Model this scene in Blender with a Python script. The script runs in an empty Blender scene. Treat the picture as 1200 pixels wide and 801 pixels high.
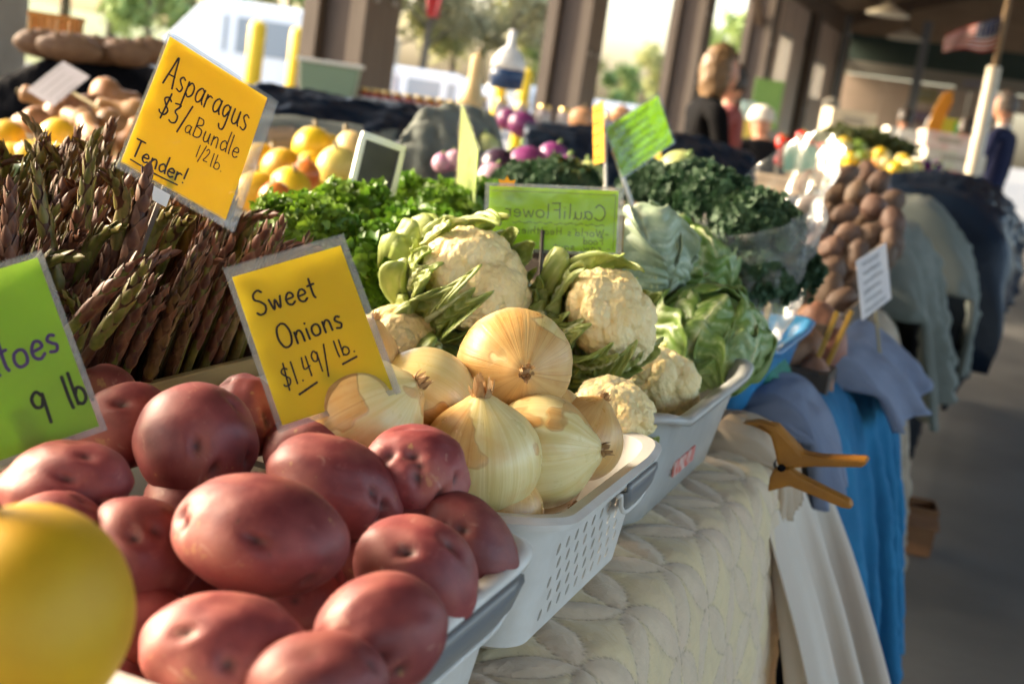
import bpy, bmesh, math, random
import numpy as np
from mathutils import Vector, Matrix, Euler
rng = np.random.default_rng(7)
random.seed(7)
PI = math.pi
S = bpy.context.scene
COL = S.collection

# ------------------------------------------------------------------ camera, sky, sun, exposure
YAW, PIT, ROLL = math.radians(20.0), math.radians(11.0), math.radians(8.5)
CAMZ = 1.16
FPX = 1500.0
CAM = Vector((0, 0, CAMZ))
FW = Vector((-math.sin(YAW)*math.cos(PIT), math.cos(YAW)*math.cos(PIT), -math.sin(PIT)))
R0 = Vector((math.cos(YAW), math.sin(YAW), 0)); U0 = R0.cross(FW)
UP = math.cos(ROLL)*U0 - math.sin(ROLL)*R0
RT = math.cos(ROLL)*R0 + math.sin(ROLL)*U0
cam_d = bpy.data.cameras.new('camera'); cam = bpy.data.objects.new('camera', cam_d); COL.objects.link(cam)
cam.matrix_world = Matrix(((RT.x, UP.x, -FW.x, 0), (RT.y, UP.y, -FW.y, 0), (RT.z, UP.z, -FW.z, CAMZ), (0, 0, 0, 1)))
cam_d.sensor_width = 36; cam_d.lens = 36*FPX/1200; cam_d.clip_start = 0.02; cam_d.clip_end = 1500
cam_d.dof.use_dof = True; cam_d.dof.focus_distance = 1.02; cam_d.dof.aperture_fstop = 6.8; cam_d.dof.aperture_blades = 0
S.camera = cam
SUN_EL, SUN_AZ = math.radians(25), math.radians(-92)      # azimuth from +Y towards +X
w = bpy.data.worlds.new('World'); S.world = w; w.use_nodes = True
nt = w.node_tree; bg = nt.nodes['Background']
sky = nt.nodes.new('ShaderNodeTexSky'); sky.sky_type = 'NISHITA'; sky.sun_disc = False
sky.sun_elevation = SUN_EL; sky.sun_rotation = SUN_AZ; sky.air_density = 1.0; sky.dust_density = 5.0; sky.ozone_density = 1.0
nt.links.new(sky.outputs[0], bg.inputs[0]); bg.inputs[1].default_value = 0.15
sl = bpy.data.lights.new('sun', 'SUN'); sun = bpy.data.objects.new('sun', sl); COL.objects.link(sun)
sl.energy = 0.85; sl.angle = math.radians(26); sl.color = (1.0, 0.94, 0.85)
sd = Vector((math.sin(SUN_AZ)*math.cos(SUN_EL), math.cos(SUN_AZ)*math.cos(SUN_EL), math.sin(SUN_EL)))
sun.rotation_euler = sd.to_track_quat('Z', 'Y').to_euler()
S.view_settings.view_transform = 'Standard'; S.view_settings.look = 'None'
S.view_settings.exposure = 2.92; S.view_settings.gamma = 1.0
S.view_settings.use_white_balance = True; S.view_settings.white_balance_temperature = 7000; S.view_settings.white_balance_tint = 8
S.render.engine = 'CYCLES'
S.cycles.use_denoising = True
S.cycles.max_bounces = 10; S.cycles.diffuse_bounces = 6; S.cycles.transparent_max_bounces = 16
S.cycles.sample_clamp_indirect = 6

# ------------------------------------------------------------------ helpers
def at(x, y, d):                       # photograph pixel (1200 x 801) at a depth -> point in the place
    return CAM + d*(FW + (x-600)/FPX*RT - (y-400.5)/FPX*UP)
def atz(x, y, z):
    r = FW + (x-600)/FPX*RT - (y-400.5)/FPX*UP
    return CAM + r*((z-CAMZ)/r.z)
def atx(x, y, X):
    r = FW + (x-600)/FPX*RT - (y-400.5)/FPX*UP
    return CAM + r*(X/r.x)
def aty(x, y, Y):
    r = FW + (x-600)/FPX*RT - (y-400.5)/FPX*UP
    return CAM + r*(Y/r.y)

class G:
    def __init__(s): s.v = []; s.f = []; s.m = []; s.n = 0; s.attr = {}
    def add(s, v, f, mi=0, **attrs):
        v = np.asarray(v, float).reshape(-1, 3)
        s.v.append(v); o = s.n
        s.f += [[i+o for i in q] for q in f]; s.m += [mi]*len(f)
        for k in set(s.attr) | set(attrs):
            a = s.attr.setdefault(k, [])
            have = sum(len(x) for x in a)
            if have < s.n: a.append(np.zeros(s.n-have))
            a.append(np.asarray(attrs[k], float) if k in attrs else np.zeros(len(v)))
        s.n += len(v); return s
    def box(s, c, h, mi=0, R=None):
        c = np.array(c, float); h = np.array(h, float)
        v = np.array([[x, y, z] for x in (-1, 1) for y in (-1, 1) for z in (-1, 1)])*h
        if R is not None: v = v @ np.array(R).T
        return s.add(v+c, [(0,1,3,2),(4,6,7,5),(0,4,5,1),(2,3,7,6),(0,2,6,4),(1,5,7,3)], mi)
    def tube(s, pts, rad, seg=8, mi=0, cap=True, **attrs):
        pts = np.asarray(pts, float); n = len(pts)
        rad = np.broadcast_to(np.asarray(rad, float), (n,))
        T = np.gradient(pts, axis=0); T /= np.linalg.norm(T, axis=1)[:, None]+1e-12
        a = np.array([0, 0, 1.]) if abs(T[0][2]) < .9 else np.array([1., 0, 0])
        N = np.cross(T[0], a); N /= np.linalg.norm(N); V = []
        th = np.arange(seg)*2*PI/seg
        for i in range(n):
            N = N-T[i]*(N@T[i]); N /= np.linalg.norm(N)+1e-12; B = np.cross(T[i], N)
            V.append(pts[i]+rad[i]*(np.cos(th)[:, None]*N+np.sin(th)[:, None]*B))
        V = np.concatenate(V); F = []
        for i in range(n-1):
            for j in range(seg):
                k = (j+1) % seg; F.append((i*seg+j, i*seg+k, (i+1)*seg+k, (i+1)*seg+j))
        if cap: F.append(tuple(range(seg))[::-1]); F.append(tuple((n-1)*seg+j for j in range(seg)))
        return s.add(V, F, mi, **attrs)
    def lathe(s, prof, seg=24, mi=0, c=(0, 0, 0)):
        th = np.arange(seg)*2*PI/seg; V = []; F = []
        for r, z in prof: V.append(np.stack([r*np.cos(th), r*np.sin(th), np.full(seg, z)], 1))
        for i in range(len(prof)-1):
            for j in range(seg):
                k = (j+1) % seg; F.append((i*seg+j, i*seg+k, (i+1)*seg+k, (i+1)*seg+j))
        F.append(tuple(range(seg))[::-1]); F.append(tuple((len(prof)-1)*seg+j for j in range(seg)))
        return s.add(np.concatenate(V)+np.array(c), F, mi)
    def grid(s, P, mi=0, closed=False, **attrs):            # P: (n, m, 3)
        n, m = P.shape[:2]; F = []
        for i in range(n-1):
            for j in range(m if closed else m-1):
                k = (j+1) % m; F.append((i*m+j, i*m+k, (i+1)*m+k, (i+1)*m+j))
        return s.add(P.reshape(-1, 3), F, mi, **{k: np.asarray(v).reshape(-1) for k, v in attrs.items()})
    def prism(s, poly, a, b, o, U, V, W, mi=0):             # polygon in plane (U,V) at o, from a to b along W
        U, V, W, o = (np.array(q, float) for q in (U, V, W, o)); n = len(poly)
        v = [o+x*U+y*V+a*W for x, y in poly]+[o+x*U+y*V+b*W for x, y in poly]
        f = [tuple(range(n))[::-1], tuple(range(n, 2*n))]+[(i, (i+1) % n, n+(i+1) % n, n+i) for i in range(n)]
        return s.add(v, f, mi)
    def build(s, name, mats, parent=None, smooth=True, loc=None, bevel=0, solid=0):
        me = bpy.data.meshes.new(name)
        v = np.concatenate(s.v) if s.v else np.zeros((0, 3))
        me.from_pydata(v.tolist(), [], s.f)
        if not isinstance(mats, (list, tuple)): mats = [mats]
        for m_ in mats: me.materials.append(m_)
        if len(mats) > 1: me.polygons.foreach_set('material_index', s.m)
        if smooth: me.polygons.foreach_set('use_smooth', [True]*len(me.polygons))
        for k, a in s.attr.items():
            at_ = me.attributes.new(k, 'FLOAT', 'POINT'); arr = np.concatenate(a)
            if len(arr) < s.n: arr = np.concatenate([arr, np.zeros(s.n-len(arr))])
            at_.data.foreach_set('value', arr)
        if bevel:
            bm = bmesh.new(); bm.from_mesh(me)
            bmesh.ops.bevel(bm, geom=bm.edges[:], offset=bevel, segments=2, affect='EDGES', profile=.6)
            bm.to_mesh(me); bm.free()
        me.update()
        o = bpy.data.objects.new(name, me); COL.objects.link(o)
        if parent is not None: o.parent = parent
        if loc is not None: o.location = loc
        if solid:
            md = o.modifiers.new('thickness', 'SOLIDIFY'); md.thickness = solid; md.offset = 0
        return o

def tag(o, label, cat, group=None):
    o['label'] = label; o['category'] = cat
    if group: o['group'] = group
    return o
def thing(name, label, cat, loc=(0, 0, 0), rot=None, group=None):
    o = bpy.data.objects.new(name, None); COL.objects.link(o); o.location = loc; o.empty_display_size = .05
    if rot is not None: setrot(o, rot)
    return tag(o, label, cat, group)
def setrot(o, rot):
    if isinstance(rot, Matrix):
        o.rotation_euler = rot.to_3x3().to_euler()
    else: o.rotation_euler = rot
def struct(o): o['kind'] = 'structure'; return o
def copy_tree(o, parent=None):
    c = o.copy(); COL.objects.link(c); c.parent = parent
    for ch in list(o.children): copy_tree(ch, c)
    return c
def frame(zdir, xdir=None, spin=0.0):
    z = Vector(zdir).normalized(); x = Vector(xdir) if xdir is not None else Vector((1, .13, .2))
    x = (x-z*x.dot(z)).normalized(); y = z.cross(x)
    M = Matrix((x, y, z)).transposed()
    return M @ Matrix.Rotation(spin, 3, 'Z')
_ico = {}
def ico(n):
    if n not in _ico:
        bm = bmesh.new(); bmesh.ops.create_icosphere(bm, subdivisions=n, radius=1)
        v = np.array([q.co[:] for q in bm.verts]); v /= np.linalg.norm(v, axis=1)[:, None]
        _ico[n] = (v, [tuple(q.index for q in f.verts) for f in bm.faces]); bm.free()
    return _ico[n]
def wob(v, seed, freq=2.0, n=5):                             # smooth pseudo noise, about -1..1
    r = np.random.default_rng(seed); out = np.zeros(len(v))
    for i in range(n):
        k = r.normal(size=3)*freq*(1+.5*i); out += np.sin(v@k+r.uniform(0, 6.28))/(1+.6*i)
    return out/2.2

# ------------------------------------------------------------------ materials
MT = {}
def nodes(name):
    m = bpy.data.materials.new(name); m.use_nodes = True; t = m.node_tree
    return m, t, t.nodes['Principled BSDF'], t.nodes['Material Output']
def mixc(t, fac, a, b):
    n = t.nodes.new('ShaderNodeMix'); n.data_type = 'RGBA'
    for sock, val in ((n.inputs[0], fac), (n.inputs[6], a), (n.inputs[7], b)):
        if isinstance(val, bpy.types.NodeSocket): t.links.new(val, sock)
        elif isinstance(val, (int, float)): sock.default_value = val
        else: sock.default_value = (*val[:3], 1)
    return n.outputs[2]
def noise(t, scale, detail=4, vec=None, rough=.55, dist=0):
    n = t.nodes.new('ShaderNodeTexNoise'); n.inputs['Scale'].default_value = scale; n.inputs['Detail'].default_value = detail
    n.inputs['Roughness'].default_value = rough; n.inputs['Distortion'].default_value = dist
    if vec is None:
        tc = t.nodes.new('ShaderNodeTexCoord'); vec = tc.outputs['Object']
    t.links.new(vec, n.inputs['Vector']); return n.outputs['Fac']
def ramp(t, fac, a, b, lo=0.0, hi=1.0):
    n = t.nodes.new('ShaderNodeMapRange'); n.inputs[1].default_value = a; n.inputs[2].default_value = b
    n.inputs[3].default_value = lo; n.inputs[4].default_value = hi
    t.links.new(fac, n.inputs[0]); return n.outputs[0]
def attr(t, name):
    n = t.nodes.new('ShaderNodeAttribute'); n.attribute_name = name; return n.outputs['Fac']
def mth(t, op, a, b=None):
    n = t.nodes.new('ShaderNodeMath'); n.operation = op
    for i, q in enumerate((a, b)):
        if q is None: continue
        if isinstance(q, bpy.types.NodeSocket): t.links.new(q, n.inputs[i])
        else: n.inputs[i].default_value = q
    return n.outputs[0]
def bump(t, p, h, strength=.3, dist=.002):
    n = t.nodes.new('ShaderNodeBump'); n.inputs['Strength'].default_value = strength; n.inputs['Distance'].default_value = dist
    t.links.new(h, n.inputs['Height']); t.links.new(n.outputs[0], p.inputs['Normal']); return n
def objrand(t):
    return t.nodes.new('ShaderNodeObjectInfo').outputs['Random']
def mat(name, c1, c2=None, scale=12, rough=.6, bscale=0, bstr=.3, bdist=.002, trans=0, spec=.5, rv=0, metal=0, coat=0, detail=4, sss=0, lo=.35, hi=.65):
    if name in MT: return MT[name]
    m, t, p, out = nodes(name)
    col = None
    if c2 is not None:
        col = mixc(t, ramp(t, noise(t, scale, detail), lo, hi), c1, c2)
    if rv:
        hs = t.nodes.new('ShaderNodeHueSaturation'); r = objrand(t)
        t.links.new(ramp(t, r, 0, 1, 1-rv, 1+rv), hs.inputs['Value'])
        t.links.new(ramp(t, mth(t, 'FRACT', mth(t, 'MULTIPLY', r, 7.3)), 0, 1, .5-rv*.06, .5+rv*.06), hs.inputs['Hue'])
        if col is None: hs.inputs['Color'].default_value = (*c1, 1)
        else: t.links.new(col, hs.inputs['Color'])
        col = hs.outputs[0]
    if col is None: p.inputs['Base Color'].default_value = (*c1, 1)
    else: t.links.new(col, p.inputs['Base Color'])
    p.inputs['Roughness'].default_value = rough; p.inputs['Specular IOR Level'].default_value = spec
    p.inputs['Metallic'].default_value = metal; p.inputs['Coat Weight'].default_value = coat
    if sss:
        p.inputs['Subsurface Weight'].default_value = sss; p.inputs['Subsurface Radius'].default_value = (1, .6, .3); p.inputs['Subsurface Scale'].default_value = .004
    if bscale: bump(t, p, noise(t, bscale, 5), bstr, bdist)
    if trans:
        tr = t.nodes.new('ShaderNodeBsdfTranslucent'); mx = t.nodes.new('ShaderNodeMixShader'); mx.inputs[0].default_value = trans
        if col is None: tr.inputs[0].default_value = (*c1, 1)
        else: t.links.new(col, tr.inputs[0])
        t.links.new(p.outputs[0], mx.inputs[1]); t.links.new(tr.outputs[0], mx.inputs[2]); t.links.new(mx.outputs[0], out.inputs[0])
    MT[name] = m; return m
def clearmat(name, tint=(1, 1, 1), haze=.06, hazec=(.8, .8, .8), rough=.12, gloss=.08, bscale=0, bstr=.4, bd=.003, gmax=1.0):
    if name in MT: return MT[name]
    m, t, p, out = nodes(name); t.nodes.remove(p)
    tr = t.nodes.new('ShaderNodeBsdfTransparent'); tr.inputs[0].default_value = (*tint, 1)
    df = t.nodes.new('ShaderNodeBsdfDiffuse'); df.inputs[0].default_value = (*hazec, 1)
    gl = t.nodes.new('ShaderNodeBsdfGlossy'); gl.inputs['Roughness'].default_value = rough
    lw = t.nodes.new('ShaderNodeLayerWeight'); lw.inputs[0].default_value = .25
    m1 = t.nodes.new('ShaderNodeMixShader'); m1.inputs[0].default_value = haze
    t.links.new(tr.outputs[0], m1.inputs[1]); t.links.new(df.outputs[0], m1.inputs[2])
    m2 = t.nodes.new('ShaderNodeMixShader')
    t.links.new(ramp(t, lw.outputs['Fresnel'], 0, 1, gloss*.5, gmax), m2.inputs[0])
    t.links.new(m1.outputs[0], m2.inputs[1]); t.links.new(gl.outputs[0], m2.inputs[2]); t.links.new(m2.outputs[0], out.inputs[0])
    if bscale:
        b = t.nodes.new('ShaderNodeBump'); b.inputs['Strength'].default_value = bstr; b.inputs['Distance'].default_value = bd
        t.links.new(noise(t, bscale, 5, dist=1.0), b.inputs['Height'])
        t.links.new(b.outputs[0], gl.inputs['Normal']); t.links.new(b.outputs[0], df.inputs['Normal']); t.links.new(b.outputs[0], lw.inputs['Normal'])
    MT[name] = m; return m

def potato_mat():
    m, t, p, out = nodes('red_potato_skin')
    n1 = noise(t, 30, 5); n2 = noise(t, 140, 4)
    c = mixc(t, ramp(t, n1, .3, .7), (.128, .016, .020), (.30, .066, .062))
    c = mixc(t, ramp(t, noise(t, 62, 3), .665, .70, 0, .75), c, (.46, .26, .10))
    c = mixc(t, ramp(t, noise(t, 16, 4), .54, .70, 0, .55), c, (.30, .105, .07))
    c = mixc(t, ramp(t, noise(t, 55, 6, dist=1.5), .62, .70, 0, .5), c, (.42, .22, .17))
    c = mixc(t, ramp(t, noise(t, 210, 3), .70, .76, 0, .7), c, (.06, .025, .02))
    c = mixc(t, ramp(t, n2, .62, .78, 0, .5), c, (.30, .10, .09))
    c = mixc(t, mth(t, 'MULTIPLY', mth(t, 'MULTIPLY', ramp(t, noise(t, 420, 2), .68, .74), .5), ramp(t, noise(t, 25, 2), .45, .6)), c, (.40, .25, .12))
    c = mixc(t, attr(t, 'eye'), c, (.035, .012, .012))
    hs = t.nodes.new('ShaderNodeHueSaturation'); r = objrand(t)
    t.links.new(ramp(t, r, 0, 1, .78, 1.18), hs.inputs['Value']); t.links.new(c, hs.inputs['Color'])
    t.links.new(hs.outputs[0], p.inputs['Base Color']); p.inputs['Roughness'].default_value = .42
    t.links.new(ramp(t, n1, .3, .7, .47, .60), p.inputs['Roughness'])
    bump(t, p, mth(t, 'ADD', n2, mth(t, 'MULTIPLY', noise(t, 500, 3), .5)), .22, .0012); MT['potato'] = m; return m
def onion_mat(name, peel):
    """papery golden skin over pale flesh; peel = share of bare flesh"""
    m, t, p, out = nodes(name)
    tc = t.nodes.new('ShaderNodeTexCoord'); sx = t.nodes.new('ShaderNodeSeparateXYZ'); t.links.new(tc.outputs['Object'], sx.inputs[0])
    ang = mth(t, 'ARCTAN2', sx.outputs[1], sx.outputs[0]); rnd = objrand(t)
    def cv(ka, kz, off):
        cb = t.nodes.new('ShaderNodeCombineXYZ')
        t.links.new(mth(t, 'MULTIPLY', mth(t, 'COSINE', ang), ka), cb.inputs[0]); t.links.new(mth(t, 'MULTIPLY', mth(t, 'SINE', ang), ka), cb.inputs[1])
        z = mth(t, 'MULTIPLY', sx.outputs[2], kz); t.links.new(mth(t, 'ADD', z, mth(t, 'MULTIPLY', rnd, off)), cb.inputs[2]); return cb.outputs[0]
    va = t.nodes.new('ShaderNodeVectorMath'); va.operation = 'ADD'; t.links.new(tc.outputs['Object'], va.inputs[0])
    cr_ = t.nodes.new('ShaderNodeCombineXYZ'); t.links.new(mth(t, 'MULTIPLY', rnd, 3.0), cr_.inputs[0]); t.links.new(cr_.outputs[0], va.inputs[1])
    st = noise(t, 1.0, 3, cv(6, 8, 40)); fine = noise(t, 1.0, 2, cv(24, 5, 60)); hair = noise(t, 1.0, 1, cv(60, 3, 20)); big = noise(t, 17, 3, va.outputs[0], .45)
    blot = noise(t, 45, 4, va.outputs[0])
    skin = mixc(t, ramp(t, st, .3, .7), (.60, .30, .085), (.72, .46, .17))
    skin = mixc(t, ramp(t, blot, .4, .7, 0, .5), skin, (.74, .52, .24))
    skin = mixc(t, ramp(t, fine, .58, .72, 0, .4), skin, (.45, .19, .055))
    skin = mixc(t, ramp(t, hair, .66, .74, 0, .55), skin, (.36, .14, .04))
    flesh = mixc(t, ramp(t, st, .35, .65), (.70, .54, .21), (.79, .66, .34))
    flesh = mixc(t, ramp(t, fine, .58, .68, 0, .28), flesh, (.60, .44, .14))
    flesh = mixc(t, ramp(t, blot, .5, .72, 0, .65), flesh, (.70, .44, .16))
    lo = .5+(peel-.5)*.36
    c = mixc(t, ramp(t, big, lo-.012, lo+.012), flesh, skin)
    c = mixc(t, ramp(t, mth(t, 'ABSOLUTE', mth(t, 'SUBTRACT', big, lo)), .002, .010, .4, 0), c, (.42, .2, .06))
    t.links.new(c, p.inputs['Base Color'])
    t.links.new(ramp(t, blot, .3, .7, .26, .4), p.inputs['Roughness'])
    p.inputs['Subsurface Weight'].default_value = .15; p.inputs['Subsurface Radius'].default_value = (1, .6, .25); p.inputs['Subsurface Scale'].default_value = .006
    bump(t, p, mth(t, 'ADD', mth(t, 'ADD', fine, mth(t, 'MULTIPLY', hair, .4)), mth(t, 'MULTIPLY', ramp(t, big, lo-.01, lo+.01), 1.0)), .3, .0012); return m
def vein_mat(name, c1, c2, vein, rough=.4, trans=.22, scale=20, bl=None):
    m, t, p, out = nodes(name)
    c = mixc(t, ramp(t, noise(t, scale, 5), .35, .65), c1, c2)
    if bl: c = mixc(t, ramp(t, noise(t, 9, 3), .5, .7), c, bl)
    c = mixc(t, attr(t, 'vein'), c, vein); t.links.new(c, p.inputs['Base Color']); p.inputs['Roughness'].default_value = rough
    bump(t, p, noise(t, 120, 5), .35, .002)
    tr = t.nodes.new('ShaderNodeBsdfTranslucent'); mx = t.nodes.new('ShaderNodeMixShader'); mx.inputs[0].default_value = trans
    t.links.new(c, tr.inputs[0]); t.links.new(p.outputs[0], mx.inputs[1]); t.links.new(tr.outputs[0], mx.inputs[2]); t.links.new(mx.outputs[0], out.inputs[0])
    MT[name] = m; return m
def quilt_mat():
    m, t, p, out = nodes('quilt')
    c = mixc(t, attr(t, 'patch'), (.56, .445, .31), (.585, .47, .275))
    c = mixc(t, ramp(t, noise(t, 14, 4), .5, .72, 0, .6), c, (.54, .40, .30))
    c = mixc(t, ramp(t, noise(t, 38, 5, dist=.6), .45, .75, 0, .35), c, (.38, .31, .21))
    c = mixc(t, mth(t, 'MULTIPLY', attr(t, 'seam'), ramp(t, noise(t, 220, 2), .4, .6, .0, .8)), c, (.20, .15, .10))
    t.links.new(c, p.inputs['Base Color']); p.inputs['Roughness'].default_value = .75; p.inputs['Sheen Weight'].default_value = .2
    bump(t, p, mth(t, 'ADD', mth(t, 'ADD', noise(t, 32, 6, dist=1.2), mth(t, 'MULTIPLY', noise(t, 130, 4, dist=1.0), .35)), mth(t, 'MULTIPLY', noise(t, 900, 2), .1)), .4, .005); MT['quilt'] = m; return m
def wood_mat(name, c1, c2, sc=(3, 30, 30), rough=.7):
    if name in MT: return MT[name]
    m, t, p, out = nodes(name); tc = t.nodes.new('ShaderNodeTexCoord'); mp = t.nodes.new('ShaderNodeMapping'); mp.inputs['Scale'].default_value = sc
    t.links.new(tc.outputs['Object'], mp.inputs[0]); n = noise(t, 1, 6, mp.outputs[0], dist=.6)
    t.links.new(mixc(t, ramp(t, n, .35, .65), c1, c2), p.inputs['Base Color']); p.inputs['Roughness'].default_value = rough
    bump(t, p, n, .3, .002); MT[name] = m; return m
def asp_mat(tipped):
    m, t, p, out = nodes('asparagus_'+('tip' if tipped else 'stalk'))
    n = noise(t, 60, 3); r = objrand(t)
    a, b = ((.050, .014, .011), (.13, .050, .026)) if tipped else ((.038, .011, .008), (.085, .030, .014))
    c = mixc(t, ramp(t, n, .35, .65), a, b)
    g = mixc(t, ramp(t, n, .4, .6), (.075, .080, .012), (.15, .15, .032))
    c = mixc(t, ramp(t, mth(t, 'ADD', r, mth(t, 'MULTIPLY', noise(t, 25, 2), .5)), .80, 1.15, 0, .85), c, g)
    c = mixc(t, mth(t, 'MULTIPLY', attr(t, 'edge'), .55), c, (.17, .085, .05)); t.links.new(c, p.inputs['Base Color'])
    p.inputs['Roughness'].default_value = .45; p.inputs['Specular IOR Level'].default_value = .28; bump(t, p, noise(t, 300, 3), .2, .001); return m
POTATO, QUILT = potato_mat(), quilt_mat()
ONION = [onion_mat('golden_onion_skin', .12), onion_mat('half_peeled_onion', .48), onion_mat('pale_onion', .72)]
ASP_S, ASP_T = asp_mat(False), asp_mat(True)
WHITEP = mat('white_plastic', (.64, .63, .60), (.57, .555, .52), 30, .33, 200, .08)
GREYP = mat('grey_plastic', (.34, .36, .37), (.30, .31, .32), 25, .32, 200, .08)
GRIP = mat('grey_grip', (.16, .17, .18), None, rough=.3)
TUBP = mat('frosted_plastic', (.55, .56, .55), (.48, .49, .48), 18, .28, 160, .1, trans=.25)
YCARD = mat('yellow_card', (.84, .63, .012), (.82, .59, .01), 6, .55, 90, .06, trans=.3)
YCARD2 = mat('lemon_card', (.88, .70, .015), (.86, .66, .012), 6, .55, 90, .06, trans=.25)
GCARD = mat('green_card', (.42, .64, .06), (.38, .60, .05), 6, .55, 90, .06, trans=.35)
GCARD2 = mat('lime_card', (.48, .70, .015), (.44, .66, .012), 6, .55, 90, .06, trans=.45)
OCARD = mat('orange_card', (.80, .40, .02), None, rough=.6, trans=.25)
INK = mat('black_ink', (.012, .011, .012), None, rough=.4)
PURPLE = mat('purple_ink', (.10, .04, .20), None, rough=.45)
FAINT = mat('show_through_ink', (.13, .19, .015), None, rough=.6)
SLEEVE = clearmat('clear_sleeve', haze=.015, rough=.16, gloss=.06, bscale=60, bstr=.5, bd=.002)
MARGIN = clearmat('sleeve_margin', tint=(.85, .87, .88), haze=.22, hazec=(.62, .62, .60), rough=.2, gloss=.10, bscale=120, bstr=.6, bd=.002)
CURD = mat('curd', (.76, .58, .27), (.84, .71, .40), 30, .62, sss=.25)
_t = CURD.node_tree; _v = _t.nodes.new('ShaderNodeTexVoronoi'); _v.feature = 'SMOOTH_F1'; _v.inputs['Scale'].default_value = 330
_c = _t.nodes.new('ShaderNodeTexCoord'); _t.links.new(_c.outputs['Object'], _v.inputs['Vector'])
bump(_t, _t.nodes['Principled BSDF'], mth(_t, 'SUBTRACT', 1.0, _v.outputs['Distance']), .55, .0022)

# ------------------------------------------------------------------ the setting
CONC = mat('concrete_floor', (.078, .075, .069), (.118, .113, .104), 1.6, .7, 30, .35, .004, detail=8, spec=.25)
G().grid(np.array([[[x, y, 0] for x in np.linspace(-4.6, 6, 4)] for y in np.linspace(-8, 31, 8)])).build('floor', CONC, smooth=False)['kind'] = 'structure'
ASPH = mat('asphalt', (.10, .098, .093), (.15, .145, .135), .6, .85, 40, .4, .01, detail=8)
G().grid(np.array([[[x, y, -.06] for x in np.linspace(-600, 600, 4)] for y in np.linspace(-600, 600, 4)])).build('ground', ASPH, smooth=False)['kind'] = 'structure'
GRASSM = mat('verge_grass', (.10, .13, .04), (.17, .18, .07), .3, .9, 8, .6, .05)
v = []
for y in np.linspace(10, 160, 30):
    v.append([[x, y, -.04+max(0, (-x-32))*.035+.25*math.sin(x*.3+y*.2)*(x < -33)] for x in np.linspace(-160, -26, 24)])
G().grid(np.array(v)).build('grass_bank', GRASSM)['kind'] = 'structure'
LANE = mat('painted_line', (.62, .62, .58), None, rough=.7)
for k in range(6):
    struct(G().box((-14.5, 8+k*3.0, -.054), (2.4, .06, .002)).build('painted_line', LANE, smooth=False))

TIMB = wood_mat('column_timber', (.15, .115, .088), (.115, .085, .062), (25, 25, 2))
TIMBD = wood_mat('column_timber_core', (.085, .058, .042), (.06, .04, .03), (25, 25, 2))
ROOFM = wood_mat('roof_board', (.44, .31, .20), (.34, .235, .15), (2, 20, 20))
BEAMM = wood_mat('roof_beam', (.19, .125, .08), (.13, .085, .055), (20, 2, 20))
BOLTM = mat('steel_bolt', (.45, .44, .42), None, rough=.35, metal=.9)
EAVE, RIDGE, HW = 3.5, 5.3, 4.2  # eave raised and overhang trimmed to let slanting sun reach the produce
roof_slope = (RIDGE-EAVE)/5.2
def roofz(x): return RIDGE-abs(x)*roof_slope
roof = bpy.data.objects.new('roof', None); COL.objects.link(roof); roof['kind'] = 'structure'
for s in (-1, 1):
    nb = 26
    for i in range(nb):                      # roof boards, running along the shed
        a, b = 4.6*i/nb, 4.6*(i+1)/nb-.006
        zz = .004*(i % 2)
        G().add([(s*x, y, roofz(x)+h+zz) for h in (0, .03) for y in (-14, 31) for x in (a, b)],  # unseen stretch behind the camera is added to cut frontal fill light
                [(0, 1, 3, 2), (4, 6, 7, 5), (0, 4, 5, 1), (2, 3, 7, 6), (0, 2, 6, 4), (1, 5, 7, 3)]).build('roof_board', ROOFM, roof, smooth=False)
ys = [-10, -5.6, -1.2, 3.2, 7.6, 12.0, 16.4, 20.8, 25.2, 29.6]
for y in ys:
    for s in (-1, 1):
        G().add([(s*x, y+q, roofz(x)-h) for h in (.008, .26) for q in (-.07, .07) for x in (.05, 4.55)],
                [(0, 1, 3, 2), (4, 6, 7, 5), (0, 4, 5, 1), (2, 3, 7, 6), (0, 2, 6, 4), (1, 5, 7, 3)]).build('rafter', BEAMM, roof, smooth=False)
for x in (-3.4, -2.2, -1.0, 1.0, 2.2, 3.4):
    G().box((x, 12.4, roofz(x)-.09), (.04, 18.4, .06)).build('purlin', BEAMM, roof, smooth=False)
for s in (-1, 1):
    G().box((s*HW, 12.4, EAVE+.11), (.10, 18.4, .21)).build('eave_beam', BEAMM, roof, smooth=False)

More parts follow.
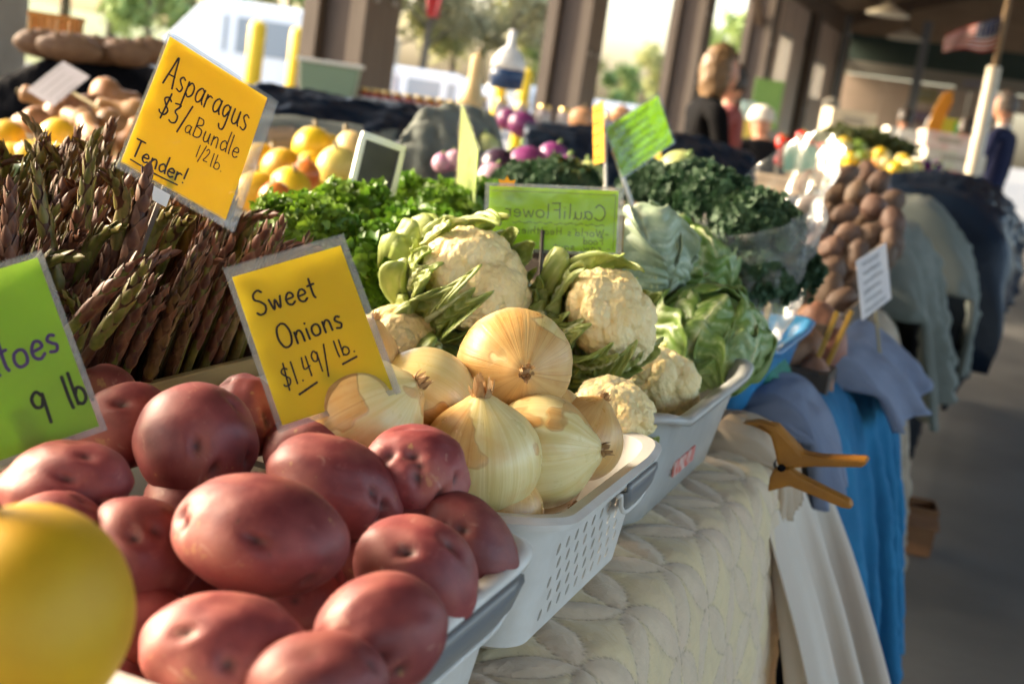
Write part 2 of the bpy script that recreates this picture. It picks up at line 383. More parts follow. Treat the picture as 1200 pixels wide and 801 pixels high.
cproto = None
names = {3.2: 'brown timber roof column beside the grey masonry pier', 7.6: 'brown timber column behind the green tub and honey jars',
         12.0: 'brown timber column rising behind the gold lidded jars', 16.4: 'brown timber column behind the woman in black',
         20.8: 'brown timber column at the start of the side wall', 25.2: 'brown timber column between the two high windows', 29.6: 'brown timber column in the corner by the end wall'}
for s in (-1, 1):
    for y in ys:
        if s == 1 and y > 29: continue
        t_ = thing('timber_column', '', 'column', (s*HW, y, 0), group='timber columns along the shed')
        t_['label'] = names.get(y, 'brown timber roof column near the shed entrance') if s == -1 else 'brown timber column along the open aisle side of the shed'
        for q in (-1, 1):
            G().box((q*.17, 0, 1.69), (.055, .24, 1.69)).build('plate', TIMB, t_, smooth=False)
        G().box((0, 0, 1.69), (.112, .17, 1.685)).build('core', TIMBD, t_, smooth=False)
        for zb in (1.6, 2.45):
            for q in (-1, 1):
                G().lathe([(.024, 0), (.024, .012), (.014, .02)], 8).build('bolt', BOLTM, t_).location = (.2255, q*.12, zb)
        for ch in t_.children:
            if ch.name.startswith('bolt'): ch.rotation_euler = (0, PI/2, 0)
        G().add([(e*.05, q, z) for e in (-1, 1) for q, z in ((.245, 2.7), (.245, 2.86), (.95, 3.36), (.95, 3.20))],
                [(0, 1, 2, 3), (4, 7, 6, 5), (0, 4, 5, 1), (1, 5, 6, 2), (2, 6, 7, 3), (3, 7, 4, 0)]).build('knee_brace', BEAMM, t_, smooth=False)
        G().add([(e*.05, -q, z) for e in (-1, 1) for q, z in ((.245, 2.7), (.245, 2.86), (.95, 3.36), (.95, 3.20))],
                [(0, 3, 2, 1), (4, 5, 6, 7), (0, 1, 5, 4), (1, 2, 6, 5), (2, 3, 7, 6), (3, 0, 4, 7)]).build('knee_brace', BEAMM, t_, smooth=False)
# grey masonry pier at the photograph's edge
PIER = mat('grey_render', (.30, .285, .265), (.24, .23, .215), 6, .85, 60, .3)
p_ = thing('masonry_pier', 'grey rendered pier beside the black draped stand', 'pier', (-4.62, 4.42, 0))
G().box((0, 0, 1.5), (.34, .34, 1.5)).build('shaft', PIER, p_, smooth=False, bevel=.01)
G().box((0, 0, .06), (.4, .4, .06)).build('plinth', PIER, p_, smooth=False, bevel=.01)

# side wall with high windows from the fifth column on, and the end wall
SIDING = wood_mat('brown_siding', (.60, .46, .36), (.52, .40, .30), (2, 2, 18))
WINF = mat('window_trim', (.42, .39, .35), None, rough=.5)
def plank_wall(nm, a, b, z0, z1, holes, label, plank=.0, mt=SIDING):
    """wall of upright boards from a to b (x,y), with holes (s0,s1,z0,z1) along it"""
    a = np.array(a); b = np.array(b); L = np.linalg.norm(b-a); d = (b-a)/L; nrm = np.array([d[1], -d[0]])
    t_ = thing(nm, label, 'wall', (a[0], a[1], 0))
    n = max(1, round(L/.9)); rot = math.atan2(d[1], d[0])
    cuts = sorted(set([0, L]+[L*i/n for i in range(n+1)]+[h[0] for h in holes]+[h[1] for h in holes]))
    for i in range(len(cuts)-1):
        s0, s1 = cuts[i], cuts[i+1]; mid = (s0+s1)/2; segs = [(z0, z1)]
        for h in holes:
            if h[0] <= mid <= h[1]: segs = [(z0, h[2]), (h[3], z1)]
        for q0, q1 in segs:
            if q1-q0 < .02: continue
            dp = .05+.006*(i % 2)
            g = G(); g.box((mid, 0, (q0+q1)/2), ((s1-s0)/2-.006, dp, (q1-q0)/2)); o = g.build('panel', mt, t_, smooth=False)
    t_.rotation_euler = (0, 0, rot)
    return t_
sw = plank_wall('side_wall', (-4.2, 21.1), (-4.2, 29.4), 0, 3.38, [(1.1, 2.3, 1.95, 2.75), (5.0, 6.6, 1.9, 2.6)], 'brown panelled side wall with two high windows')
for (s0, s1, z0, z1) in [(1.1, 2.3, 1.95, 2.75), (5.0, 6.6, 1.9, 2.6)]:
    wf = G()
    for a, b, c, d in ((s0, s1, z0-.04, z0), (s0, s1, z1, z1+.04), (s0-.04, s0, z0-.04, z1+.04), (s1, s1+.04, z0-.04, z1+.04), ((s0+s1)/2-.025, (s0+s1)/2+.025, z0, z1)):
        wf.box(((a+b)/2, 0, (c+d)/2), ((b-a)/2, .075, (d-c)/2))
    wf.build('window_frame', WINF, sw, smooth=False)
    G().box(((s0+s1)/2, .0, (z0+z1)/2), ((s1-s0)/2-.002, .003, (z1-z0)/2-.002)).build('pane', clearmat('window_glass', haze=.02, gloss=.1), sw, smooth=False)
ew = plank_wall('end_wall', (-4.05, 30.2), (4.2, 30.2), 0, 2.62, [(3.75, 5.6, 0, 2.25)], 'brown boarded end wall with an open bright doorway')
GREEN = mat('dark_green_board', (.045, .075, .06), (.055, .085, .07), 3, .7)
CREAM = mat('cream_fascia', (.36, .33, .27), None, rough=.7)
G().box((4.1, 0, 2.79), (4.1, .09, .14)).build('fascia', CREAM, ew, smooth=False)
G().box((4.1, 0, 3.22), (4.1, .085, .285)).build('gable_band', GREEN, ew, smooth=False)
G().add([(x, y, z) for y in (-.08, .08) for x, z in ((-.15, 3.51), (8.35, 3.51), (8.35, 3.83), (4.05, 5.33), (-.15, 3.83))],
        [(0, 1, 2, 3, 4), (9, 8, 7, 6, 5), (0, 5, 6, 1), (1, 6, 7, 2), (2, 7, 8, 3), (3, 8, 9, 4), (4, 9, 5, 0)]).build('gable_board', ROOFM, ew, smooth=False)
STEEL = mat('grey_steel', (.20, .21, .22), None, rough=.5)
pst = thing('steel_post', 'grey steel post standing before the end wall', 'post', (-2.32, 28.6, 0))
G().box((0, 0, 1.9), (.09, .09, 1.9)).build('shaft', STEEL, pst, smooth=False, bevel=.01); G().box((0, 0, .015), (.18, .18, .015)).build('base_plate', STEEL, pst, smooth=False)
pst2 = thing('steel_post', 'thin dark steel post with a small lamp on its side', 'post', (-3.1, 22.5, 0))
G().box((0, 0, 1.6), (.05, .05, 1.6)).build('shaft', mat('dark_steel', (.05, .05, .05), None, rough=.5), pst2, smooth=False)
G().lathe([(.03, 0), (.14, .05), (.15, .12), (.04, .2)], 12).build('lamp', CREAM, pst2).location = (.0, -.16, 1.62)
PLATE = mat('lamp_enamel', (.62, .58, .48), None, rough=.4)
for (px, py, Y, lab) in ((1040, 18, 19.0, 'round pale ceiling lamp hung above the hall, higher one'), (1060, 46, 23.5, 'round pale ceiling lamp hung lower, before the green gable')):
    q = aty(px, py, Y); l = thing('ceiling_lamp', lab, 'lamp', q, group='round lamps under the roof')
    G().lathe([(.05, .16), (.10, .12), (.30, .02), (.31, 0), (.28, -.01), (.05, .04)], 20).build('shade', PLATE, l)
    h = roofz(q.x)-q.z
    G().tube([(0, 0, .14), (0, 0, h)], .012, 6).build('cord', INK, l)
# wall posters
for (px, py, wd, hg, c, lab) in ((1083, 112, .55, .3, (.48, .40, .18), 'yellow and grey poster fixed on the end wall'), (1080, 138, .5, .3, (.36, .24, .24), 'dull pink poster under the yellow poster on the end wall'),
                                 (1140, 100, .7, .28, (.42, .36, .29), 'pale board on the end wall beside the doorway')):
    q = aty(px, py, 30.08); g = thing('wall_poster', lab, 'poster', q)
    G().box((0, 0, 0), (wd/2, .012, hg/2)).build('board', mat('poster_%d' % px+str(py), c, tuple(k*.8 for k in c), 5, .7), g, smooth=False)
    G().box((0, -.014, .03), (wd*.3, .003, hg*.2)).build('print', mat('poster_print_%d' % px+str(py), (c[0]*.8, c[1]*.9, c[2]*1.3), None), g, smooth=False)

# ------------------------------------------------------------------ outside: trees, van, bollards
BARK = mat('bark', (.09, .07, .05), (.14, .11, .08), 8, .9)
def crown_mat(n, a, b): return mat(n, a, b, .8, .7, trans=.35, rv=.2)
def make_tree(label, seed, h, cm, nleaf=2600, lf=.34, spread=.33):
    r = np.random.default_rng(seed); t_ = thing('broadleaf_tree', label, 'tree', group='trees beyond the car park')
    g = G(); tips = []
    g.tube([(0, 0, -.3), (.05*h*.1, 0, h*.25), (.1, .1, h*.5), (.15, .05, h*.82)], [h*.022, h*.017, h*.012, h*.004], 7)
    for k in range(11):
        z = h*r.uniform(.22, .75); a = r.uniform(0, 6.28); L = h*spread*r.uniform(.5, 1)*(1.15-z/h*.6)
        p0 = np.array([.08, .05, z]); p2 = p0+[math.cos(a)*L, math.sin(a)*L, L*r.uniform(.3, .9)]; pm = (p0+p2)/2+[0, 0, L*.12]
        g.tube([p0, pm, p2], [h*.008, h*.005, h*.002], 5); tips += [p2, pm*.4+p2*.6]
    tips += [np.array([.1, .1, h*.85])]; g.build('trunk', BARK, t_)
    tips = np.array(tips); c = tips[r.integers(0, len(tips), nleaf)]
    d = r.normal(size=(nleaf, 3)); d /= np.linalg.norm(d, axis=1)[:, None]
    c = c+d*(r.uniform(0, 1, nleaf)**.5)[:, None]*h*.13*r.uniform(.6, 1.2, nleaf)[:, None]
    u = r.normal(size=(nleaf, 3)); u /= np.linalg.norm(u, axis=1)[:, None]; v2 = np.cross(u, d)
    s = lf*r.uniform(.5, 1.2, nleaf)[:, None]
    V = np.stack([c-u*s, c+v2*s*.6, c+u*s, c-v2*s*.6], 1).reshape(-1, 3)
    G().add(V, [(4*i, 4*i+1, 4*i+2, 4*i+3) for i in range(nleaf)]).build('crown', cm, t_, smooth=False)
    return t_
LF = [crown_mat('spring_leaf', (.24, .26, .09), (.36, .35, .15)), crown_mat('olive_leaf', (.22, .21, .11), (.33, .30, .16)), crown_mat('fresh_leaf', (.20, .29, .08), (.30, .38, .13))]
TL = ['pale spring green tree beyond the car park', 'olive brown half bare tree beyond the car park', 'fresh bright green tree beyond the car park']
protos = [make_tree(TL[0], 1, 11, LF[0]), make_tree(TL[1], 2, 10, LF[1], 1500, .3), make_tree(TL[2], 3, 8, LF[2], 2600, .3)]
used = [False]*3
for (px, dep, k, s) in [(10, 48, 0, 1.0), (70, 52, 0, 1.1), (125, 46, 1, 1.0), (165, 42, 2, .75), (215, 55, 0, .8), (270, 60, 2, .8), (330, 58, 1, .8), (375, 54, 2, .75),
                        (-60, 46, 0, 1.1), (455, 60, 0, .95), (490, 55, 1, 1.0), (525, 62, 1, .95), (560, 66, 0, 1.0), (592, 60, 1, .82), (625, 64, 2, .62), (655, 66, 0, .55),
                        (725, 66, 2, .5), (755, 70, 0, .5), (785, 72, 2, .55), (846, 66, 2, .9), (862, 74, 2, .9), (920, 80, 0, .95), (955, 84, 2, .85)]:
    q = at(px, 110, dep); t_ = copy_tree(protos[k]) if used[k] else protos[k]; used[k] = True
    t_.location = (q.x, q.y, -.05+max(0, -q.x-32)*.035-.1); t_.rotation_euler = (0, 0, random.uniform(0, 6.28)); t_.scale = (s, s, s*random.uniform(.92, 1.08))
# white van
VANW = mat('van_white', (.80, .80, .80), None, rough=.25, coat=.5); VGL = mat('van_glass', (.30, .33, .35), None, rough=.15); TYRE = mat('tyre', (.02, .02, .02), None, rough=.8); RIM = mat('rim', (.5, .5, .5), None, rough=.3, metal=.8)
def van(label, loc, rz, L=5.2, Ht=1.95, W=1.9):
    t_ = thing('parked_van', label, 'van', loc, (0, 0, rz), 'vehicles in the car park')
    pr_ = [(-L/2, .45), (-L/2, Ht-.25), (-L/2+.12, Ht-.06), (-L/2+.35, Ht), (L/2-1.75, Ht), (L/2-1.35, Ht-.12), (L/2-.75, 1.12), (L/2-.1, .92), (L/2, .7), (L/2, .42)]
    G().prism(pr_, -W/2, W/2, (0, 0, 0), (1, 0, 0), (0, 0, 1), (0, 1, 0)).build('body', VANW, t_, smooth=False, bevel=.05)
    for s in (-1, 1):
        for a, b in ((-L/2+.35, -L/2+1.35), (-L/2+1.55, -L/2+2.45), (-L/2+2.6, L/2-1.75)):
            G().box(((a+b)/2, s*(W/2+.004), Ht-.52), ((b-a)/2, .008, .27)).build('side_window', VGL, t_, smooth=False)
        for x in (-L/2+.95, L/2-.95):
            wv = G().lathe([(.16, -.1), (.33, -.1), (.345, 0), (.33, .1), (.16, .1)], 20).build('wheel', TYRE, t_); wv.location = (x, s*(W/2-.1), .345); wv.rotation_euler = (PI/2, 0, 0)
            G().lathe([(.02, -.105), (.19, -.1), (.19, .1), (.02, .105)], 14).build('rim', RIM, wv)
        G().box((L/2-.02, s*.72, .78), (.03, .14, .09)).build('headlight', RIM, t_, smooth=False, bevel=.01)
        G().box((-L/2+.02, s*.8, 1.0), (.03, .06, .2)).build('tail_light', mat('red_lens', (.4, .02, .02), None, rough=.2), t_, smooth=False, bevel=.01)
    G().box((-L/2-.002, 0, Ht-.5), (.008, .7, .28)).build('rear_window', VGL, t_, smooth=False)
    G().box((0, 0, .42), (L/2+.04, W/2-.06, .09)).build('bumper', mat('dark_trim', (.06, .06, .06), None, rough=.5), t_, smooth=False, bevel=.02)
    return t_
q = at(300, 110, 21); van('white van with grey windows parked behind the yellow bollards', (q.x, q.y, -.055), YAW+math.radians(184), 4.4)
q = at(500, 110, 34); van('white car parked far out beneath the olive trees', (q.x, q.y, -.055), YAW+.3, 4.6, 1.4)
q = at(955+20, 150, 44); van('white car seen through the open shed side past the columns', (-16, 44, -.055), 1.2, 4.6, 1.45)
q = at(760, 110, 38); van('white car parked between the two middle timber columns', (q.x, q.y, -.055), YAW+.1, 4.6, 1.3)
YPAINT = mat('yellow_paint', (.72, .50, .02), (.66, .44, .02), 5, .45)
for (px, dep, top, lab) in ((303, 11.0, 24, 'fatter yellow steel bollard in front of the white van'), (351, 11.6, 32, 'yellow bollard at the rear end of the white van'), (590, 15, 78, 'short yellow bollard behind the blue based bottle'), (618, 14.5, 80, 'yellow bollard next to the blue based bottle')):
    tp = at(px, top, dep); hb = tp.z+.06
    b_ = thing('bollard', lab, 'bollard', (tp.x, tp.y, -.06), group='yellow bollards')
    G().lathe([(.075, 0), (.075, hb-.05), (.06, hb-.015), (.02, hb)], 16).build('post', YPAINT, b_)
    G().lathe([(.16, 0), (.16, .03), (.09, .05)], 16).build('footing', CONC, b_)

# ------------------------------------------------------------------ tables and cloths of the front row
TZ = 0.748
TWOOD = wood_mat('table_ply', (.34, .25, .15), (.28, .2, .12), (3, 30, 30))
LEGM = mat('table_leg_steel', (.25, .25, .25), None, rough=.45, metal=.6)
def table(label, x0, x1, y0, y1, z=TZ):
    t_ = thing('market_table', label, 'table', ((x0+x1)/2, (y0+y1)/2, 0), group='trestle tables under the produce')
    hx, hy = (x1-x0)/2, (y1-y0)/2
    G().box((0, 0, z-.016), (hx, hy, .014)).build('table_top', TWOOD, t_, smooth=False)
    for sx in (-1, 1):
        for sy in (-1, 1):
            G().tube([(sx*(hx-.08), sy*(hy-.1), 0), (sx*(hx-.08), sy*(hy-.1), z-.03)], .014, 8).build('leg', LEGM, t_)
    return t_
table('trestle table under the cream quilt', -1.25, -.215, .1, 1.62)
table('trestle table under the blue towels', -1.25, -.215, 1.66, 3.3)
table('trestle table under the navy tarpaulin', -1.25, -.215, 3.4, 6.6)
table('back row table under the squash and melons', -2.75, -1.5, 1.5, 4.6)
table('back row table under the jars', -2.75, -1.5, 4.7, 7.0)

def circ_pattern(u, v, R=.062):
    """overlapping ring quilting: returns seam (0..1), puff height (0..1), patch parity"""
    best = np.full(u.shape, 9.0); cnt = np.zeros(u.shape)
    iu = np.round(u/R); iv = np.round(v/R)
    for du in (-2, -1, 0, 1, 2):
        for dv in (-2, -1, 0, 1, 2):
            cu, cv = (iu+du), (iv+dv); ok = ((cu+cv) % 2 == 0)
            d = np.hypot(u-cu*R, v-cv*R)-R*1.0
            best = np.where(ok, np.minimum(best, np.abs(d)), best); cnt = cnt+np.where(ok & (d < 0), 1, 0)
    return np.exp(-(best/.0012)**2), np.clip(best/.015, 0, 1)**.6, (cnt % 2)

def drape(name, label, cat, m, prof, y0, y1, dy=.01, ds=.01, fold=.02, nf=7, flare=.0, seed=0, quilt=False, hem=0.0, thick=.003, group=None, slump=0, wrinkle=.0, cap=0.0, capz=TZ):
    """cloth whose section (x,z) polyline 'prof' runs along y; folds grow with the hanging length"""
    r = np.random.default_rng(seed); P = np.array(prof, float)
    for _ in range(3):                                     # round the corners
        Q = [P[0]]
        for a, b in zip(P[:-1], P[1:]): Q += [a*.75+b*.25, a*.25+b*.75]
        P = np.array(Q+[P[-1]])
    s = np.concatenate([[0], np.cumsum(np.linalg.norm(np.diff(P, axis=0), axis=1))]); n = max(8, int(s[-1]/ds)); ss = np.linspace(0, s[-1], n)
    X = np.interp(ss, s, P[:, 0]); Zc = np.interp(ss, s, P[:, 1]); ny = max(6, int((y1-y0)/dy)); Y = np.linspace(y0, y1, ny)
    tx, tz = np.gradient(X), np.gradient(Zc); ln = np.hypot(tx, tz); nx, nz = -tz/ln, tx/ln
    if nz[:n//3].mean() < 0: nx, nz = -nx, -nz
    hang = np.clip((Zc.max()-.02-Zc)/max(.05, Zc.max()-Zc.min()), 0, 1)**.8*(np.arange(n) > n*.1)
    F = np.zeros(ny)
    for k in range(4): F += np.sin(Y*2*PI*nf*(1+.45*k)/(y1-y0)*r.uniform(.8, 1.2)+r.uniform(0, 6.28))/(1+k)
    F = F/1.6
    XX = X[None]+nx[None]*(F[:, None]+.5)*fold*hang[None]+flare*hang[None]**1.5
    ZZ = Zc[None]+nz[None]*F[:, None]*fold*hang[None]
    YY = np.repeat(Y[:, None], n, 1)+.3*fold*np.cos(F*3)[:, None]*hang[None]
    hv = hem*(np.sin(Y*9+seed)+.6*np.sin(Y*23+2*seed)); ZZ = ZZ+hv[:, None]*hang[None]**2
    at_ = {}
    if wrinkle:
        u, v = np.meshgrid(Y, ss, indexing='ij'); pts = np.stack([u*30, v*30, 0*u], -1).reshape(-1, 3)
        wv = (np.abs(wob(pts, seed+5, 1.3, 6))**.7).reshape(ny, n)*wrinkle*np.clip(np.minimum(Y-y0, y1-Y)/.08, 0, 1)[:, None]
        XX = XX+nx[None]*wv; ZZ = ZZ+nz[None]*wv
    if quilt:
        sm, pf, pa = circ_pattern(YY, np.repeat(ss[None], ny, 0)+.002*np.sin(YY*40))
        big = wob(np.stack([YY*14, np.repeat(ss[None], ny, 0)*14, 0*YY], -1).reshape(-1, 3), 4, 1.0).reshape(ny, n)
        fine = wob(np.stack([YY*90, np.repeat(ss[None], ny, 0)*90, 0*YY], -1).reshape(-1, 3), 14, 1.0, 7).reshape(ny, n)
        dsp = pf*.0036+big*.0035+np.abs(fine)*.0010; XX = XX+nx[None]*dsp; ZZ = ZZ+nz[None]*dsp
        at_ = dict(seam=sm, patch=pa)
    if cap:                                                # the near end falls shut instead of standing open
        R_ = []
        for a in np.linspace(1, 1/9, 9):
            R_.append(np.stack([XX[0]+.01*np.sin(9*a+XX[0]*30), YY[0]-cap*math.sin(a*PI/2)*(.4+.6*np.clip((ZZ[0]-capz)/.1, 0, 1)), np.where(ZZ[0] > capz, capz+(ZZ[0]-capz)*math.cos(a*PI/2), ZZ[0])], -1))
        PP = np.concatenate([np.array(R_), np.stack([XX, YY, ZZ], -1)])
        return tag(G().grid(PP).build(name, m, solid=thick), label, cat, group)
    o = G().grid(np.stack([XX, YY, ZZ], -1), **at_).build(name, m, solid=thick)
    return tag(o, label, cat, group)

drape('quilt', 'cream and tan patchwork quilt stitched in rings under the trays', 'quilt', QUILT,
      [(-.66, TZ+.003), (-.30, TZ+.003), (-.235, TZ+.003), (-.205, TZ-.005), (-.19, TZ-.05), (-.172, .55), (-.168, .30)], .15, 1.60, .0032, .0032, .012, 5, .02, 3, quilt=True, thick=.004)
LINEN = mat('white_linen', (.60, .54, .46), (.55, .47, .40), 4, .8, 60, .25, .002, trans=.15)
drape('table_cloth', 'white linen cloth hanging in pointed folds beside the quilt', 'cloth', LINEN,
      [(-1.2, TZ+.001), (-.26, TZ+.001), (-.21, TZ-.01), (-.195, TZ-.06), (-.15, .52), (-.11, .22)], 1.50, 1.92, .006, .012, .06, 3.6, .07, 11, hem=.03)
# gathered end of the quilt on the table corner
drape('cloth_bundle', 'bunched cream cloth between the grey tub and the clamp', 'cloth', mat('cream_cotton', (.47, .37, .27), (.40, .31, .22), 6, .85, 50, .4),
      [(-.36, TZ+.006), (-.30, TZ+.030), (-.25, TZ+.032), (-.215, TZ+.012), (-.195, TZ-.02), (-.190, TZ-.07)], 1.60, 1.72, .004, .006, .012, 4, 0, 21, wrinkle=.012, cap=.04)
TOWB = mat('blue_terry', (.012, .18, .36), (.008, .12, .26), 5, .95, 600, .8, .004)
TOWL = mat('periwinkle_terry', (.20, .24, .34), (.15, .185, .275), 6, .95, 600, .8, .004)
MINT = mat('pale_mint_cloth', (.30, .36, .33), (.25, .31, .28), 5, .9, 90, .4)
GREYC = mat('grey_green_cloth', (.145, .16, .145), (.11, .125, .11), 5, .9, 60, .4)
NAVY = mat('navy_tarp', (.0045, .010, .021), (.008, .016, .031), 5, .34, 30, .6, .006, spec=.22)
BLACKC = mat('black_cloth', (.004, .004, .006), (.006, .006, .008), 6, .85, spec=.08)
drape('towel', 'bright blue terry towel hanging from the table past the clamp', 'towel', TOWB,
      [(-.42, TZ+.004), (-.25, TZ+.01), (-.20, TZ+.005), (-.17, TZ-.05), (-.13, .5), (-.10, .14)], 1.93, 2.85, .006, .01, .07, 5.0, .0, 5, hem=.015, thick=.004, wrinkle=.007)
drape('towel', 'periwinkle towel folded over the blue towel at the table edge', 'towel', TOWL,
      [(-.33, TZ+.06), (-.27, TZ+.07), (-.19, TZ+.05), (-.14, TZ-.0), (-.125, TZ-.05)], 2.22, 2.70, .01, .01, .03, 2, .03, 8, thick=.004, hem=.02, cap=.03, wrinkle=.008)
drape('towel', 'small periwinkle towel bunched beside the orange clamp', 'towel', TOWL,
      [(-.31, TZ+.008), (-.27, TZ+.055), (-.225, TZ+.05), (-.185, TZ), (-.17, TZ-.09)], 1.77, 1.95, .008, .008, .02, 2, .01, 18, thick=.008, wrinkle=.014, cap=.03)
drape('table_cloth', 'pale mint cloth hanging behind the blue towels', 'cloth', MINT,
      [(-1.2, TZ+.001), (-.25, TZ+.001), (-.205, TZ-.01), (-.19, TZ-.06), (-.17, .5), (-.15, .1)], 2.66, 3.34, .015, .015, .035, 5, .01, 6)
drape('rope_fringe_cloth', 'beige knotted cloth hanging beyond the blue towels', 'cloth', mat('beige_knit', (.36, .30, .23), (.28, .23, .17), 20, .95, 150, .8),
      [(-.34, TZ+.03), (-.25, TZ+.04), (-.20, TZ+.02), (-.17, TZ-.05), (-.13, .45), (-.12, .2)], 2.9, 3.1, .01, .012, .03, 3, .02, 9, thick=.008, wrinkle=.012)
drape('table_cloth', 'grey green cloth hanging beside the sweet potato crates', 'cloth', GREYC,
      [(-.34, TZ+.20), (-.27, TZ+.21), (-.19, TZ+.15), (-.155, TZ-.02), (-.13, .60), (-.12, .50)], 3.3, 4.0, .015, .015, .045, 3, .02, 14, wrinkle=.02, hem=.03, cap=.05)
drape('tarpaulin', 'shiny navy tarpaulin bulging over the far end of the row', 'tarpaulin', NAVY,
      [(-.95, TZ+.04), (-.6, TZ+.20), (-.33, TZ+.31), (-.08, TZ+.29), (.04, TZ+.12), (-.0, TZ-.12), (-.09, .48), (-.12, .4)], 4.42, 6.5, .03, .025, .06, 5, 0, 15, wrinkle=.05, hem=.04, cap=.12, capz=.5)
drape('table_cloth', 'grey cloth knotted over the near edge of the navy tarpaulin', 'cloth', GREYC,
      [(-.34, TZ+.25), (-.22, TZ+.26), (-.11, TZ+.15), (-.05, TZ-.02), (-.06, .5)], 4.14, 4.34, .015, .015, .03, 2, .0, 24, wrinkle=.03, thick=.008, cap=.06)
drape('table_cloth', 'dark cloth skirt below the grey cloth at the aisle', 'cloth', BLACKC,
      [(-1.2, TZ+.001), (-.25, TZ+.001), (-.205, TZ-.01), (-.195, TZ-.06), (-.18, .5), (-.17, .05)], 3.38, 6.6, .03, .03, .02, 14, 0, 16)
drape('table_cloth', 'dark navy cloth skirt glimpsed under the blue towel', 'cloth', mat('dark_navy_cloth', (.01, .013, .024), None, rough=.9, spec=.1),
      [(-1.2, TZ+.0005), (-.26, TZ+.0005), (-.212, TZ-.012), (-.205, TZ-.06), (-.19, .5), (-.18, .04)], 1.72, 2.62, .02, .03, .012, 6, 0, 17)
# clear the green cloth lump by the blue tray
drape('cloth_bundle', 'folded emerald green cloth beside the blue tray', 'cloth', mat('emerald_cloth', (.02, .14, .10), (.03, .18, .13), 8, .85, 60, .4),
      [(-.36, TZ+.006), (-.345, TZ+.075), (-.29, TZ+.085), (-.26, TZ+.05), (-.245, TZ+.006)], 1.84, 1.99, .008, .008, .012, 2, 0, 31, wrinkle=.012, thick=.006, cap=.02)

# orange spring clamp on the table edge
CL = mat('orange_clamp_plastic', (.36, .145, .010), (.27, .105, .008), 30, .5, 200, .2)
q0 = atx(918, 545, -.178); k = (q0-CAM).dot(FW)/FPX
cl = thing('spring_clamp', 'orange plastic spring clamp gripping the cloth at the table edge', 'clamp', q0)
def cpts(L): return [((x-918)*k, (545-y)*k+((x-918)*k)*.14) for x, y in L]
upper = [(862, 497), (880, 493), (903, 496), (922, 512), (938, 526), (958, 528), (1008, 525), (1012, 529), (1006, 536), (950, 541), (930, 545), (912, 543), (908, 530), (898, 508), (880, 500)]
lower = [(906, 560), (909, 548), (926, 545), (938, 553), (1000, 577), (1005, 583), (1002, 587), (992, 586), (930, 567), (914, 574), (907, 577)]
G().prism(cpts(upper), -.013, .013, (0, 0, 0), (1, 0, 0), (0, 0, 1), (0, 1, 0)).build('upper_arm', CL, cl, smooth=False, bevel=.0042)
G().prism(cpts(lower), -.010, .010, (0, -.001, 0), (1, 0, 0), (0, 0, 1), (0, 1, 0)).build('lower_arm', CL, cl, smooth=False, bevel=.0038)
pv = G().lathe([(.002, -.0145), (.0045, -.014), (.0045, .014), (.002, .0145)], 12).build('pivot_pin', BLACKC, cl); pv.rotation_euler = (PI/2, 0, 0)
G().tube([(.004*math.cos(a*1.0)*1.6-.004, -.006+.012*a/25, .004*math.sin(a*1.0)*1.6) for a in np.linspace(0, 25, 90)], .0009, 6).build('spring', LEGM, cl)

# cardboard box on the aisle floor
CARD = mat('cardboard', (.20, .09, .035), (.16, .07, .028), 12, .85)
q = atz(1066, 650, 0)
cb = thing('cardboard_box', 'small brown cardboard box on the aisle floor', 'box', (q.x-.03, q.y+.06, 0), (0, 0, .15))
for c, h in (((0, -.06, .075), (.075, .003, .07)), ((0, .06, .075), (.075, .003, .07)), ((-.075, 0, .075), (.003, .057, .07)), ((.075, 0, .075), (.003, .057, .07)), ((0, 0, .004), (.072, .057, .003))):
    G().box(c, h).build('side', CARD, cb, smooth=False)
f_ = G().box((0, -.1, .157), (.072, .038, .002)).build('flap', CARD, cb, smooth=False); f_.rotation_euler = (.25, 0, 0)

